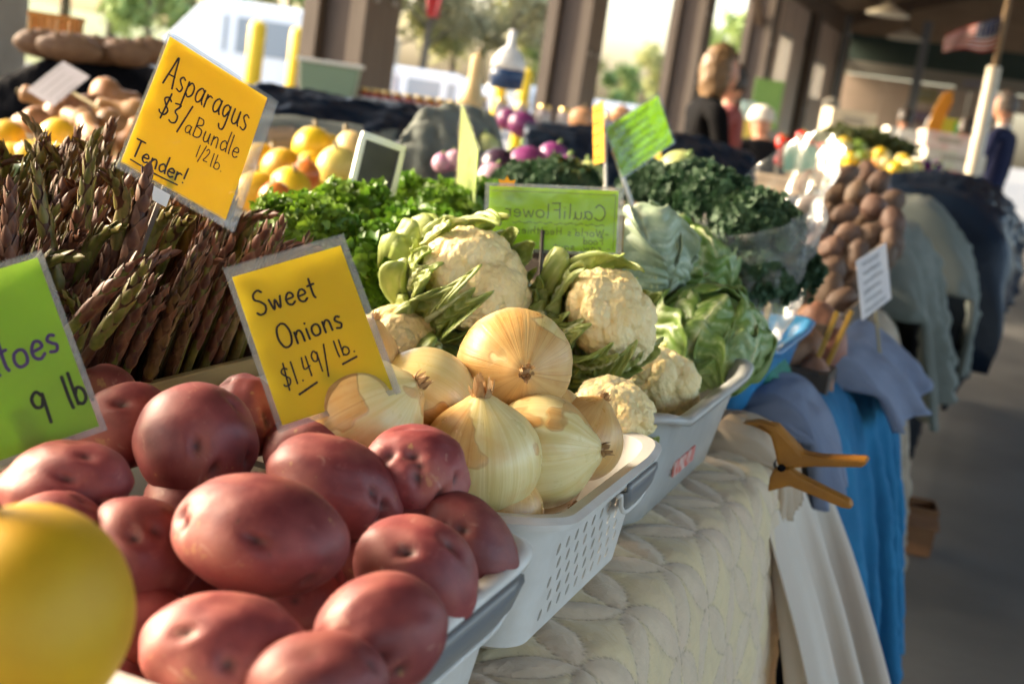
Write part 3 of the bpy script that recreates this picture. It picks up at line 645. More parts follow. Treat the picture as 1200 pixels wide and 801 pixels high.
# ------------------------------------------------------------------ trays
def rrect(hx, hy, r, n=9, seg=40):
    pts = []
    for cx, cy, a0 in ((hx-r, hy-r, 0), (-hx+r, hy-r, PI/2), (-hx+r, -hy+r, PI), (hx-r, -hy+r, 1.5*PI)):
        for k in range(n): pts.append((cx+r*math.cos(a0+k*PI/2/(n-1)), cy+r*math.sin(a0+k*PI/2/(n-1))))
    out = []
    for i in range(len(pts)):                                # subdivide the long straight runs
        a, b = np.array(pts[i]), np.array(pts[(i+1) % len(pts)]); out.append(a)
        L = np.linalg.norm(b-a)
        if L > .06:
            for k in range(1, seg): out.append(a+(b-a)*k/seg)
    return np.array(out)
def tray(label, name, m, x0, x1, y0, y1, h, taper=.02, rim=.011, corner=.008, dip=None, holes=None, grip=True, r=.035, thick=.003, grp='plastic produce trays along the table edge', z0=TZ+.0115):
    cx, cy = (x0+x1)/2, (y0+y1)/2; hx, hy = (x1-x0)/2, (y1-y0)/2
    t_ = thing(name, label, 'tray', (cx, cy, z0), group=grp)
    outer_t = rrect(hx, hy, r); outer_b = rrect(hx-taper, hy-taper, r*.8)
    ang = np.abs(outer_t)/np.array([hx, hy]); cw = np.clip((ang.min(1)-.62)/.3, 0, 1); cw = cw*cw*(3-2*cw)
    top = h+corner*cw
    if dip:                                                  # finger recess on the aisle side, from dip[0] to dip[1] along y
        yl = outer_t[:, 1]+cy; on = (outer_t[:, 0] > hx-.004)
        w_ = np.clip((yl-dip[0])/.03, 0, 1)*np.clip((dip[1]-yl)/.03, 0, 1); w_ = w_*w_*(3-2*w_); top = top-on*w_*dip[2]
    def loop(P2, z): return np.column_stack([P2, np.broadcast_to(z, (len(P2),))])
    nrm = outer_t/np.linalg.norm(outer_t, axis=1)[:, None]
    def off(P2, d):
        s_ = np.array([(hx+d)/hx, (hy+d)/hy]); return P2*s_
    mid = lambda f: outer_b+(outer_t-outer_b)*f
    L = [loop(off(outer_b, -.012), 0), loop(outer_b, .008)]
    for f in (.25, .5, .75, .93): L.append(np.column_stack([mid(f), .008+(top-.008)*f]))
    L += [np.column_stack([off(outer_t, .001), top-.004]), np.column_stack([off(outer_t, rim), top-.006]), np.column_stack([off(outer_t, rim+.001), top-.001]), np.column_stack([off(outer_t, rim*.6), top+.002]), np.column_stack([off(outer_t, -thick), top])]
    for f in (.75, .5, .25): L.append(np.column_stack([off(mid(f), -thick), .008+(top-.008)*f]))
    L += [loop(off(outer_b, -thick-.002), .014), loop(off(outer_b, -.014), thick+.001)]
    P = np.stack(L); g = G(); g.grid(P, closed=True); n = P.shape[1]
    g.f.append(tuple(range(n))[::-1]); g.f.append(tuple((len(L)-1)*n+j for j in range(n))); g.m += [0, 0]
    o = g.build('shell', m, t_)
    if holes:
        c = G()
        for (hy_, hz_) in holes:
            th = np.arange(8)*2*PI/8
            ring = [(a*.0036, b*.0052) for a, b in zip(np.cos(th), np.sin(th))]
            c.prism(ring, -.03, .03, (hx-.012, hy_-cy, hz_), (0, 1, 0), (0, 0, 1), (1, 0, 0))
        co = c.build('cutter', m, t_); md = o.modifiers.new('holes', 'BOOLEAN'); md.operation = 'DIFFERENCE'; md.object = co; md.solver = 'EXACT'
        dg = bpy.context.evaluated_depsgraph_get(); me = bpy.data.meshes.new_from_object(o.evaluated_get(dg)); o.modifiers.clear(); o.data = me; me.set_sharp_from_angle(angle=math.radians(25)); wn = o.modifiers.new('normals', 'WEIGHTED_NORMAL'); wn.keep_sharp = True; wn.weight = 100
        bpy.data.objects.remove(co)
    if grip:
        gy0, gy1 = grip; rows = []
        for yy in np.linspace(gy0, gy1, 14):
            e = min(1, (yy-gy0)/.03, (gy1-yy)/.03); e = math.sqrt(max(0, 1-(1-max(0, e))**2)); d_ = dip[2] if dip else 0
            rows.append([(hx+.0125, yy-cy, h-.003), (hx+.0135, yy-cy, h-.008-.004*e), (hx+.0125, yy-cy, h-.010-.012*e), (hx+.007, yy-cy, h-.012-.020*e)])
        G().grid(np.array(rows)).build('handle_grip', GRIP, t_, solid=.003)
        G().tube([(hx+.008, yy-cy, h-.013-.021*math.sqrt(max(0, 1-(1-min(1, (yy-gy0)/.03, (gy1-yy)/.03))**2))) for yy in np.linspace(gy0-.008, gy1+.008, 16)], .0022, 8).build('grip_lip', m, t_)
    return t_
tray('white plastic tray heaped with red potatoes', 'potato_tray', WHITEP, -.60, -.25, .47, .772, .106, corner=.005, taper=.014, grip=(.53, .735))
hl = [(.862+.021*i+(.0105 if j % 2 else 0), .024+.0135*j) for j in range(5) for i in range(9)]
tray('white perforated tray holding sweet onions', 'onion_tray', WHITEP, -.60, -.25, .806, 1.098, .108, corner=.006, taper=.012, holes=hl, grip=(.975, 1.06))
tray('grey frosted tub holding cauliflowers', 'cauliflower_tub', TUBP, -.61, -.25, 1.128, 1.53, .117, corner=.010, grip=None, taper=.022, r=.05)
# red strip label on the tub
tub_lbl = G().box((-.262, 1.30, TZ+.058), (.0012, .045, .008)).build('strip_label', mat('red_label', (.55, .05, .03), (.6, .5, .45), 80, .4), bpy.data.objects['cauliflower_tub'], smooth=False)
tub_lbl.location = (.43, -1.329, -TZ-.0115)
tub_lbl.rotation_euler = (0, 0, 0)
tray('blue plastic tray between the cabbages and sweet potatoes', 'blue_tray', mat('blue_plastic', (.03, .20, .42), None, rough=.3), -.62, -.262, 1.72, 2.12, .10, grip=None)
# wooden crates and boxes (second row)
CRW = wood_mat('crate_wood', (.30, .24, .12), (.24, .19, .09), (40, 3, 40))
CRD = wood_mat('dark_crate_wood', (.045, .03, .02), (.06, .04, .028), (40, 3, 40))
def crate(label, x0, x1, y0, y1, z0, h, m, name='wooden_crate', nsl=2, th=.008, group=None):
    t_ = thing(name, label, 'crate', ((x0+x1)/2, (y0+y1)/2, z0), group=group); hx, hy = (x1-x0)/2, (y1-y0)/2
    sh = h/nsl
    for j in range(nsl):
        zc = sh*(j+.5)
        for s in (-1, 1):
            G().box((s*(hx-th/2), 0, zc), (th/2, hy, sh/2-.004)).build('slat', m, t_, smooth=False, bevel=.0015)
            G().box((0, s*(hy-th/2), zc), (hx-th-.001, th/2, sh/2-.004)).build('slat', m, t_, smooth=False, bevel=.0015)
    for sx in (-1, 1):
        for sy in (-1, 1):
            G().box((sx*(hx-th-.010), sy*(hy-th-.010), h/2-.002), (.009, .009, h/2-.004)).build('corner_post', m, t_, smooth=False)
    G().box((0, 0, .006), (hx-th-.001, hy-th-.001, .004)).build('base', m, t_, smooth=False)
    return t_
crate('pale wooden crate packed with upright asparagus', -1.02, -.625, .62, 1.085, TZ+.002, .134, CRW)
crate('wooden crate under the curly parsley', -1.12, -.70, 1.14, 2.0, TZ+.002, .11, CRW)
crate('dark crate under the kale and turnips', -1.20, -.64, 2.10, 3.2, TZ+.004, .13, CRD)
crate('dark crate under the cabbages', -.63, -.30, 1.545, 1.70, TZ+.004, .08, CRD)
crate('black crate of sweet potatoes, nearer one', -.60, -.235, 2.20, 2.72, TZ+.006, .10, CRD)
crate('black crate of sweet potatoes, farther one', -.66, -.235, 2.78, 3.62, TZ+.006, .14, CRD)

# ------------------------------------------------------------------ red potatoes
def img_dir(dx, dy):
    dz = math.sqrt(max(0.02, 1-dx*dx-dy*dy)); return (RT*dx+UP*dy-FW*dz).normalized()
def potato(label, px, py, d, la, lb, lc, angle, eyes=(), tilt=0.0, sub=5, seed=0, m=None, name='red_potato', cat='potato', group='red potatoes in the tray', neyes=8, lump=.065):
    """half lengths la (long axis, drawn at 'angle' in view), lb, lc in metres"""
    r = np.random.default_rng(seed+100)
    c = at(px, py, d); a = math.radians(angle)
    L = (RT*math.cos(a)+UP*math.sin(a)+FW*tilt).normalized(); B = FW.cross(L).normalized(); N = L.cross(B).normalized()
    M = Matrix((L, B, N)).transposed()
    v, f = ico(sub); E_ = []
    for (ex, ey) in eyes:
        w_ = np.array(M.transposed() @ img_dir(ex, ey)); E_.append((w_/np.linalg.norm(w_), r.uniform(.8, 1.3)))
    for _ in range(neyes-len(eyes)):
        w_ = r.normal(size=3); w_[0] *= 1.4; E_.append((w_/np.linalg.norm(w_), r.uniform(.5, 1)))
    rad = 1+lump*wob(v, seed, 1.5)+lump*.3*wob(v, seed+1, 4)
    eye = np.zeros(len(v)); size = (la+lb+lc)/3
    for e, s in E_:
        t_ = np.cross(e, [0, 0, 1.0]); t_ /= np.linalg.norm(t_)+1e-9; b_ = np.cross(e, t_)
        ds = v-e; x_ = ds@t_*size; y_ = ds@b_*size; front = (v@e > .3)
        dd = np.hypot(x_, y_*1.5)
        rad -= front*(.085*s*np.exp(-(dd/.0050)**2)+.05*np.exp(-(dd/.012)**2))
        rad += front*.032*s*np.exp(-((y_-.006)/.0028)**2-(x_/.008)**2)
        eye = np.maximum(eye, front*np.exp(-(dd/(.0040*s))**2)*.95)
    V = v*rad[:, None]*np.array([la, lb, lc])
    o = G().add(V, f, eye=eye).build(name, m or POTATO); o.location = c; o.rotation_euler = M.to_euler()
    return tag(o, label, cat, group)
PT = [  # px, py, depth, half lengths, angle, eyes, label
 (230, 520, .845, .041, .040, .038, 100, [(.5, -.35)], 'round smooth red potato standing highest on the heap'),
 (76, 574, .77, .042, .029, .030, 8, [(.25, .35)], 'dark red potato just under the green price card'),
 (146, 500, .885, .036, .029, .030, 20, [(.1, .6)], 'shaded red potato between the green card and the highest potato'),
 (124, 462, .95, .026, .024, .024, 160, [], 'small red potato against the asparagus crate'),
 (289, 487, .915, .031, .027, .028, 120, [(.7, -.1)], 'pink red potato leaning on the corner of the onion card'),
 (368, 530, .90, .036, .028, .029, 175, [(.5, .3)], 'red potato half hidden below the onion card'),
 (392, 572, .815, .046, .031, .032, -28, [(.82, -.15), (.72, -.45), (.7, .1)], 'long red potato with several eyes at one end beside the onions'),
 (487, 557, .84, .035, .034, .033, 150, [(-.45, .45), (.15, .3), (.12, .05), (.52, -.3), (.02, .5)], 'round red potato dotted with eyes touching the sweet onions'),
 (553, 640, .82, .040, .026, .027, -50, [(.35, -.72), (-.1, .45)], 'narrow red potato at the rim next to the onion tray'),
 (305, 628, .715, .050, .0335, .035, -12, [(-.8, .2), (.62, -.55), (.1, .1)], 'largest pale red potato lying in the middle of the heap'),
 (160, 655, .735, .036, .034, .032, -70, [(-.7, .45)], 'brownish red potato behind the yellow squash'),
 (490, 672, .745, .038, .032, .031, -35, [(-.1, .5), (.6, .6)], 'red potato above the grey tray grip'),
 (443, 742, .66, .035, .031, .031, 10, [(.1, -.2), (-.7, -.3)], 'red potato at the tray corner over the grey grip'),
 (263, 762, .635, .042, .028, .030, -6, [(.2, .0), (.55, -.45), (.62, -.6), (-.3, .5)], 'blotchy red potato in front of the largest potato'),
 (345, 705, .765, .034, .028, .028, 20, [], 'deep red potato wedged under the largest potato'),
 (370, 800, .615, .036, .026, .028, 5, [], 'red potato under the blotchy potato at the tray end'),
 (165, 745, .72, .034, .028, .028, 40, [], 'dark potato in the gap by the yellow squash'),
 (60, 640, .73, .036, .03, .03, 30, [], 'dark potato low in the heap below the green card'),
 (225, 592, .845, .034, .03, .03, 10, [], 'dark potato filling the gap under the highest potato'),
 (425, 640, .835, .034, .028, .028, 60, [], 'shaded potato under the long potato'),
 (480, 620, .83, .030, .026, .026, 0, [], 'hidden potato below the round dotted potato'),
]
for i, (px, py, d, la, lb, lc, an, ey, lab) in enumerate(PT):
    potato(lab, px, py, d, la, lb, lc, an, ey, sub=5 if i < 14 else 4, seed=i*3)
# lower layer, which carries the visible ones
for i in range(12):
    v_ = (-.56+.085*(i % 4), .525+.085*(i//4), TZ+.052)
    v3, f3 = ico(3); r_ = 1+.05*wob(v3, i+70, 1.5)
    o = G().add(v3*r_[:, None]*np.array([.042, .034, .033]), f3, eye=np.zeros(len(v3))).build('red_potato', POTATO); o.location = v_; o.rotation_euler = (0, 0, i*1.1)
    tag(o, 'red potato buried at the bottom of the tray', 'potato', 'red potatoes in the tray')
# yellow squash at the corner of the heap
SQY = mat('squash_skin', (.50, .27, .004), (.56, .33, .006), 26, .6, 60, .2)
sq = thing('yellow_squash', 'large smooth yellow squash in front of the red potatoes', 'squash', at(28, 722, .52))
v_, f_ = ico(5); rr = 1+.02*wob(v_, 3, 1.4)
G().add(v_*rr[:, None]*np.array([.043, .045, .046]), f_).build('fruit', SQY, sq)
G().tube([(-.02, -.005, .036), (-.026, -.008, .052), (-.03, -.006, .066)], [.009, .006, .007], 8).build('stem', mat('squash_stem', (.22, .22, .08), None), sq)

# ------------------------------------------------------------------ sweet onions
DRY = mat('dry_onion_neck', (.52, .33, .16), (.34, .19, .08), 90, .8, trans=.2)
def onion(label, px, py, d, r, axis, seed, sq_=.92, spin=0.0, kind=1, nk=1.0):
    rg = np.random.default_rng(seed+40); n, m = 44, 56; t = np.linspace(0, PI, n)
    rad = np.sin(t)**.9; z = -np.cos(t)*sq_
    neck = np.exp(-((PI-t)/.32)**2); root = np.exp(-(t/.25)**2)
    z = z+neck*.16+root*(-.03); rad = rad*(1-.05*neck)+.018*(t > 2.9)
    th = np.arange(m)*2*PI/m; P = np.zeros((n, m, 3))
    ridge = 1+.006*np.sin(th*9+rg.uniform(0, 6))+.004*np.sin(th*23+1)+.03*np.sin(th+rg.uniform(0, 6))+.015*np.sin(2*th+rg.uniform(0, 6))
    P[..., 0] = rad[:, None]*np.cos(th)*ridge; P[..., 1] = rad[:, None]*np.sin(th)*ridge; P[..., 2] = z[:, None]*(1+.01*np.sin(3*th))
    lc_ = at(px, py, d); lc_.x = min(lc_.x, -.256-r*.88 if lc_.z > .878 else -.270-r*1.03)
    t_ = thing('sweet_onion', label, 'onion', lc_, frame(axis, spin=spin), 'sweet onions in the tray')
    t_.scale = (1, 1, 1)
    G().grid(P*r, closed=True).build('bulb', ONION[kind], t_)
    g = G(); zt = z.max()*r
    for k in range(22):                                       # frayed papery neck
        a = rg.uniform(0, 6.28); rr_ = .085*r*nk*rg.uniform(.3, 1.25); L = r*nk*rg.uniform(.06, .24); w_ = r*nk*.035
        c0 = np.array([math.cos(a)*rr_, math.sin(a)*rr_, zt-.03*r]); o_ = np.array([math.cos(a), math.sin(a), 0]); tn = np.array([-math.sin(a), math.cos(a), 0])
        tip = c0+np.array([0, 0, L])+o_*r*rg.uniform(-.03, .09)
        g.add([c0-tn*w_, c0+tn*w_, (c0+tip)/2+tn*w_*.9+o_*.02*r, (c0+tip)/2-tn*w_*.9+o_*.02*r, tip+tn*w_*.25, tip-tn*w_*.25], [(0, 1, 2, 3), (3, 2, 4, 5)])
    g.lathe([(.10*r, zt-.05*r), (.085*r, zt), (.05*r, zt+.04*r), (.02*r, zt+.035*r)], 12); g.build('neck', DRY, t_)
    g = G()
    for k in range(16):
        a = rg.uniform(0, 6.28); q = r*.10*rg.uniform(0, 1); g.tube([(math.cos(a)*q, math.sin(a)*q, -.95*r*sq_), (math.cos(a)*q*1.9, math.sin(a)*q*1.9, -1.07*r*sq_)], [.0012, .0005], 4)
    g.build('roots', DRY, t_)
    return t_
cd_ = -FW
onion('golden sweet onion on top with its neck facing out', 605, 427, 1.03, .0465, cd_*.95+RT*.12-UP*.10, 1, kind=0)
onion('upright sweet onion with pale peeled flesh and a dry crown', 563, 537, .95, .046, UP*.95+cd_*.25+RT*.02, 2, nk=1.7)
onion('pale green sweet onion lying on its side by the tray grip', 668, 538, .985, .0445, RT*.93+UP*.05+cd_*.2, 9, kind=2)
onion('orange skinned onion tucked behind the pale one at the rim', 706, 520, 1.05, .036, RT*.5+UP*.8, 4, kind=0)
onion('brown skinned onion at the bottom by the tray rim', 616, 606, .95, .034, RT*.3+UP*.7-FW*.3, 25, kind=0)
onion('pale onion with torn tan skin below the onion price card', 418, 492, .925, .049, RT*.85+UP*.5+cd_*.1, 6, kind=2)
onion('pale onion between the price card and the golden onion', 497, 468, 1.0, .042, UP*.5-RT*.8+cd_*.2, 17, kind=2)
onion('tan skinned onion peeking past the edge of the onion price card', 422, 422, 1.0, .032, UP*.8+RT*.3, 5, kind=0)
for (px, py, d, r) in ((480, 560, .97, .036), (545, 590, .98, .036), (640, 500, 1.06, .036), (520, 510, 1.05, .036), (700, 575, 1.03, .030), (400, 520, .98, .036), (455, 540, 1.02, .034)):
    onion('sweet onion in the lower layer of the tray', px, py, d, r, Vector((random.uniform(-1, 1), random.uniform(-1, 1), .5)), int(px))

# ------------------------------------------------------------------ leaves that wrap a head
LEAFC = vein_mat('cauliflower_leaf', (.30, .40, .085), (.48, .53, .17), (.72, .72, .42), .45, .36)
RIBM = mat('pale_rib', (.58, .62, .32), (.66, .67, .42), 30, .4, trans=.12)
LEAFK = vein_mat('cabbage_leaf', (.13, .25, .045), (.25, .37, .085), (.58, .64, .34), .34, .25, 26, (.28, .40, .22))
LEAFS = vein_mat('silvery_cabbage_leaf', (.30, .40, .28), (.38, .47, .34), (.62, .66, .50), .32, .2, 26)
def wrap_leaf(parent, m, R, az, th0, th1, hw, flare=.25, ruf=.05, seed=0, gap=.06, n=34, mm=31, rag=.12, rib=True, nv=7, pucker=.02, ribw=.07, curl=0):
    r = np.random.default_rng(seed); s = np.linspace(0, 1, n)[:, None]; t = np.linspace(-1, 1, mm)[None]
    ph = r.uniform(0, 6.28, 6)
    edge = 1-.35*np.abs(t)**2.6+rag*(.5*np.sin(t*5+ph[0])+.35*np.sin(t*11+ph[1]))*1
    th = th0+(th1-th0)*s*edge
    w = hw*(.42+.58*np.sin(np.clip(s*1.25, 0, 1)*PI/2))*(1-.18*np.clip((s-.7)/.3, 0, 1)**2)
    A = az+t*w/np.maximum(np.sin(th), .38)
    lat = np.abs(((s*nv-np.abs(t)*1.6)+20) % 1-.5)*2                                   # lateral veins sweep up to the margin
    vein = np.clip(np.exp(-(np.abs(t)/.05)**2)*1.0+np.exp(-((1-lat)/.10)**2)*(1-np.abs(t)*.6)*.75, 0, 1)
    fn = np.abs(((s*nv*3+t*2.2+np.sin(t*9+ph[5])*.4)+40) % 1-.5)*2
    vein = np.clip(vein+.28*np.exp(-((1-fn)/.13)**2), 0, 1)
    pk = pucker*(np.sin(lat*PI*.5)**.8-.5)
    rf = ruf*np.abs(t)**2*(np.sin(s*13+ph[2]+2*np.sign(t))+.6*np.sin(s*23+ph[3])+.45*np.sin(s*41+ph[1]+np.sign(t)))+ruf*s**3*np.sin(t*7+ph[4])
    pts = np.stack([s+0*t, 0*s+t, 0*s*t], -1).reshape(-1, 3)
    rad = R*(1+gap+flare*s**2.2+.05*t**2+pk+rf+.03*wob(pts*3, seed, 1.5).reshape(n, mm))
    thc = th-curl*np.clip(s-.55, 0, 1)**2*2; rad = rad+R*curl*.35*np.clip(s-.6, 0, 1)**1.5
    V = np.stack([rad*np.sin(thc)*np.cos(A), rad*np.sin(thc)*np.sin(A), -rad*np.cos(thc)], -1)
    o = G().grid(V, vein=vein).build('leaf', m, parent, solid=.0012)
    if rib:
        c = V[:, mm//2]; nn = c/np.linalg.norm(c, axis=1)[:, None]; k = np.linspace(0, 1, n)
        G().tube((c+nn*(R*.012))[:int(n*.94)], (R*ribw*(1-k*.86))[:int(n*.94)], 8).build('rib', RIBM, o)
    return o
def curd_mesh(seed, sub=6):
    r = np.random.default_rng(seed); v, f = ico(sub)
    def fib(n, j):
        i = np.arange(n)+.5; ph = np.arccos(1-2*i/n); a = PI*(1+5**.5)*i
        p = np.stack([np.cos(a)*np.sin(ph), np.sin(a)*np.sin(ph), np.cos(ph)], 1)+r.normal(size=(n, 3))*j
        return p/np.linalg.norm(p, axis=1)[:, None]
    def cell(n, j, soft=False):
        p = fib(n, j); best = np.full(len(v), -1.0)
        for k in range(0, n, 64): best = np.maximum(best, (v@p[k:k+64].T).max(1))
        ang = np.arccos(np.clip(best, -1, 1)); R_ = 2.1/math.sqrt(n); q = np.clip(1-(ang/R_)**2, 0, 1); return q if soft else np.sqrt(q)
    rad = 1+.095*cell(34, .07)+.034*cell(260, .03, True)+.016*cell(1500, .014, True)-.12+.06*wob(v, seed, 2.2)
    z = v[:, 2]; rad = rad*(1-.12*np.clip(-z, 0, 1)); V = v*rad[:, None]; V[:, 2] *= .80; V[:, 0] *= 1.04
    return V, f
CURDS = [curd_mesh(3, 6), curd_mesh(8, 6)]
def cauliflower(label, px, py, d, R, axis, leaves, ck=0, spin=0.0, flare=.25):
    lc_ = at(px, py, d); lc_.x = min(lc_.x, -.262-R*.98)
    t_ = thing('cauliflower', label, 'cauliflower', lc_, frame(axis, spin=spin), 'cauliflowers in the grey tub')
    V, f = CURDS[ck]; G().add(V*R, f).build('curd', CURD, t_)
    for (az, th1, hw, fl, sd) in leaves:
        wrap_leaf(t_, LEAFC, R, az, .35, th1*1.12, hw*.92, fl*.22, .09, sd, gap=.05, rag=.22, ribw=.10, pucker=.05, n=46, mm=41, curl=.25)
        wrap_leaf(t_, LEAFC, R, az+.4, .3, th1*.82, hw*.95, fl*1.0+.10, .10, sd+500, gap=.10, rag=.3, ribw=.15, n=30, mm=31, curl=1.6)
    G().tube([(0, 0, -.75*R), (0, 0, -1.1*R)], [.3*R, .26*R], 12).build('stalk', RIBM, t_)
    return t_
def ring(n, th, hw, fl, sd, j=.25):
    r = np.random.default_rng(sd); return [(2*PI*i/n+r.uniform(-j, j), th*r.uniform(.8, 1.15), hw*r.uniform(.8, 1.2), fl*r.uniform(.4, 1.4), sd*10+i) for i in range(n)]
cauliflower('cauliflower with curled leaves beside the green cauliflower card', 556, 330, 1.29, .059, RT*.62+UP*.42+cd_*.62, ring(9, 1.9, .42, .34, 5), 0)
cauliflower('cauliflower below the green card, leaves folded over one side', 714, 372, 1.29, .053, RT*.66+UP*.40+cd_*.55, ring(8, 1.85, .45, .26, 6), 1)
cauliflower('smaller cauliflower in the tub corner by the cabbage', 790, 456, 1.38, .046, RT*.45+UP*.55+cd_*.6, ring(7, 1.45, .45, .10, 7), 0, 1.0)
cauliflower('low cauliflower at the tub rim behind the orange onion', 722, 486, 1.20, .042, RT*.2+UP*.85+cd_*.35, ring(6, 1.3, .45, .08, 8), 1, 2.0)
cauliflower('yellowish cauliflower behind the onion price card', 462, 400, 1.28, .042, -RT*.2+UP*.8+cd_*.4, ring(6, 1.25, .5, .2, 9), 0, 3.0)
cauliflower('cauliflower mostly hidden behind the golden onion', 600, 450, 1.24, .042, RT*.1+UP*.8+cd_*.4, ring(7, 1.5, .5, .25, 10), 1, 4.0)
cauliflower('cauliflower low in the tub under the card stake', 640, 430, 1.33, .042, RT*.1+UP*.9, ring(7, 1.6, .5, .3, 11), 0, 5.0)

# ------------------------------------------------------------------ cabbages
def cabbage(label, px, py, d, R, axis, leaves, m=LEAFK, spin=0.0, grp='green cabbages behind the tub'):
    t_ = thing('cabbage', label, 'cabbage', at(px, py, d), frame(axis, spin=spin), grp)
    v, f = ico(4); G().add(v*R*.93*(1+.02*wob(v, 5, 2))[:, None], f, vein=np.clip(wob(v, 9, 5), 0, .4)).build('heart', m, t_)
    for (az, th1, hw, fl, sd, mm_) in leaves:
        wrap_leaf(t_, mm_ or m, R, az, .2, th1, hw, fl, .06, sd, gap=.03, rag=.09, nv=8, pucker=.06, ribw=.045, n=48, mm=45)
    return t_
def cr(n, th, hw, fl, sd, m_=None): return [a+(m_,) for a in ring(n, th, hw, fl, sd, .2)]
cabbage('green cabbage with bright glossy leaves at the tub corner', 828, 398, 1.60, .066, RT*.25+UP*.45-FW*.2, cr(6, 2.9, .9, .05, 24)+cr(6, 2.3, .85, .26, 21), spin=.4)
cabbage('green cabbage behind, one leaf standing with pale fanned veins', 800, 318, 1.78, .058, UP*.8+RT*.1, cr(4, 2.8, .9, .06, 25)+cr(6, 2.3, .9, .34, 22), spin=1.0)
cabbage('silvery green cabbage leaning behind the cauliflower card', 752, 300, 1.62, .056, UP*.75-RT*.2, cr(4, 2.8, .9, .06, 26, LEAFS)+cr(6, 2.35, .95, .32, 23, LEAFS), LEAFS)

# ------------------------------------------------------------------ asparagus
def spear_proto(seed, L=.24, r0=.0045, bend=.03, tipbend=.0, tipw=1.0, tiplen=.075):
    r = np.random.default_rng(seed); n = 26; s = np.linspace(0, 1, n)
    a = r.uniform(0, 6.28); off = bend*s**2.5+tipbend*np.clip((s-.75)/.25, 0, 1)**2
    C_ = np.stack([off*math.cos(a), off*math.sin(a), s*L-np.clip((s-.75)/.25, 0, 1)**2*abs(tipbend)*.5], 1)
    ts = 1-tiplen/L
    rad = r0*(1-.12*s)*np.where(s > ts, (1+.38*tipw*np.sin(np.clip((s-ts)/(1-ts), 0, 1)*PI*.8))*np.clip(1-((s-ts)/(1-ts))**2.2*.9, .06, 1), 1)
    T = np.gradient(C_, axis=0); T /= np.linalg.norm(T, axis=1)[:, None]
    g = G(); g.tube(C_, rad, 9, edge=np.zeros(n*9))
    def scale(g, u, ang, ln, wd, lift):
        i = u*(n-1); k = min(int(i), n-2); f = i-k; p = C_[k]*(1-f)+C_[k+1]*f; tt = T[k]; rr = rad[k]*(1-f)+rad[k+1]*f
        N = np.cross(tt, [0.3, .2, 1.0] if abs(tt[2]) < .9 else [1., 0, 0]); N /= np.linalg.norm(N); B = np.cross(tt, N)
        o_ = N*math.cos(ang)+B*math.sin(ang); w_ = np.cross(tt, o_); V = []; ed = []
        for q in np.linspace(0, 1, 6):
            wq = wd*(math.sin(min(1, q*1.5+.25)*PI*.5)*(1-q**2.2)+.03); h_ = rr*(1.02-.25*q)+lift*math.sin(q*PI*.55)+.0008
            for x in (-1, -.5, 0, .5, 1):
                V.append(p+tt*ln*q+o_*(h_-.55*wq*abs(x)**1.5)+w_*wq*x); ed.append((abs(x) > .9 or q > .95)*1.0)
        F = [(a_*5+b_, a_*5+b_+1, a_*5+b_+6, a_*5+b_+5) for a_ in range(5) for b_ in range(4)]
        g.add(V, F, edge=ed)
    for u in np.arange(.12, ts-.02, .11): scale(g, u+r.uniform(-.02, .02), r.uniform(0, 6.28), .016, r0*.75, .0008)
    tip = G(); ga = r.uniform(0, 6.28); cnt = 24
    for j in range(cnt):
        u = ts-.02+(1-ts+.02)*.93*(j/cnt)**.95; sc_ = 1-.42*j/cnt
        scale(tip, u, ga+j*2.4, .021*sc_, r0*1.05*sc_*tipw, .0021)
    st = g.build('asparagus_spear', ASP_S, solid=0); tp = tip.build('tip', ASP_T, st)
    return st
AP = [spear_proto(i, .235+.012*(i % 3), .0047+.0004*(i % 4), [.004, .010, .007, .014, .005, .010][i % 6], [0, .004, 0, .008, .003, .04][i % 6], [1.2, 1.35, 1.15, 1.4, 1.3, 1.2][i % 6], [.085, .09, .08, .095, .10, .085][i % 6]) for i in range(8)]
usedA = [False]*8
def spear(k, base, dr, spin, sc, lab, grp='asparagus spears in the crate'):
    o = copy_tree(AP[k]) if usedA[k] else AP[k]; usedA[k] = True
    o.location = base; o.rotation_euler = frame(dr, spin=spin).to_euler(); o.scale = (sc, sc, sc)
    return tag(o, lab, 'asparagus', grp)
ra = random.Random(5); cnt = 0
for i in range(13):
    for j in range(23):
        x = -.655-.024*i-ra.uniform(0, .012); y = .64+.0192*j+ra.uniform(-.007, .007)
        if x < -1.005: continue
        lean = Vector((.23+.018*ra.gauss(0, 1), .16+.02*ra.gauss(0, 1), 1))
        if i == 0: lean.x = abs(lean.x)*.8+.02
        if y < .74: lean.y -= .10
        if y > .98: lean.y -= .06
        far = .0 if i < 3 else .004*i
        o = spear(ra.randrange(8) if ra.random() > .08 else 5, (x, y, TZ+.013+ra.uniform(0, .018)+far), lean, ra.uniform(0, 6.28), (ra.uniform(.88, 1.0)+(y-.64)/.44*.08 if i < 5 else ra.uniform(.70, .80)+(y-.64)/.44*.30)-(ra.uniform(.0, .24) if i < 3 else 0), 'purple green asparagus spear standing against the aisle side of the crate' if i == 0 else ('purple green asparagus spear packed in the crate corner near the green potato card' if y < .74 else ('purple green asparagus spear packed at the crate end beside the parsley' if y > .98 else 'purple green asparagus spear packed in the middle of the crate'))); cnt += 1
def special(k, tx, ty, d, dr, sc, lab, spin=0):
    tip_ = at(tx, ty, d); L = .24*sc; dr = Vector(dr).normalized(); spear(k, tip_-dr*L, dr, spin, sc, lab)
special(0, 112, 165, 1.05, (.02, .05, 1), 1.02, 'tallest asparagus spear, rising straight above the rest', .5)
special(4, 32, 200, 1.0, (-.34, -.10, 1), .98, 'dark asparagus spear leaning out away from the price card', 1.0)
special(3, 195, 190, 1.02, (.22, .10, 1), 1.0, 'broad tipped asparagus spear overlapping the asparagus price card', 2.2)
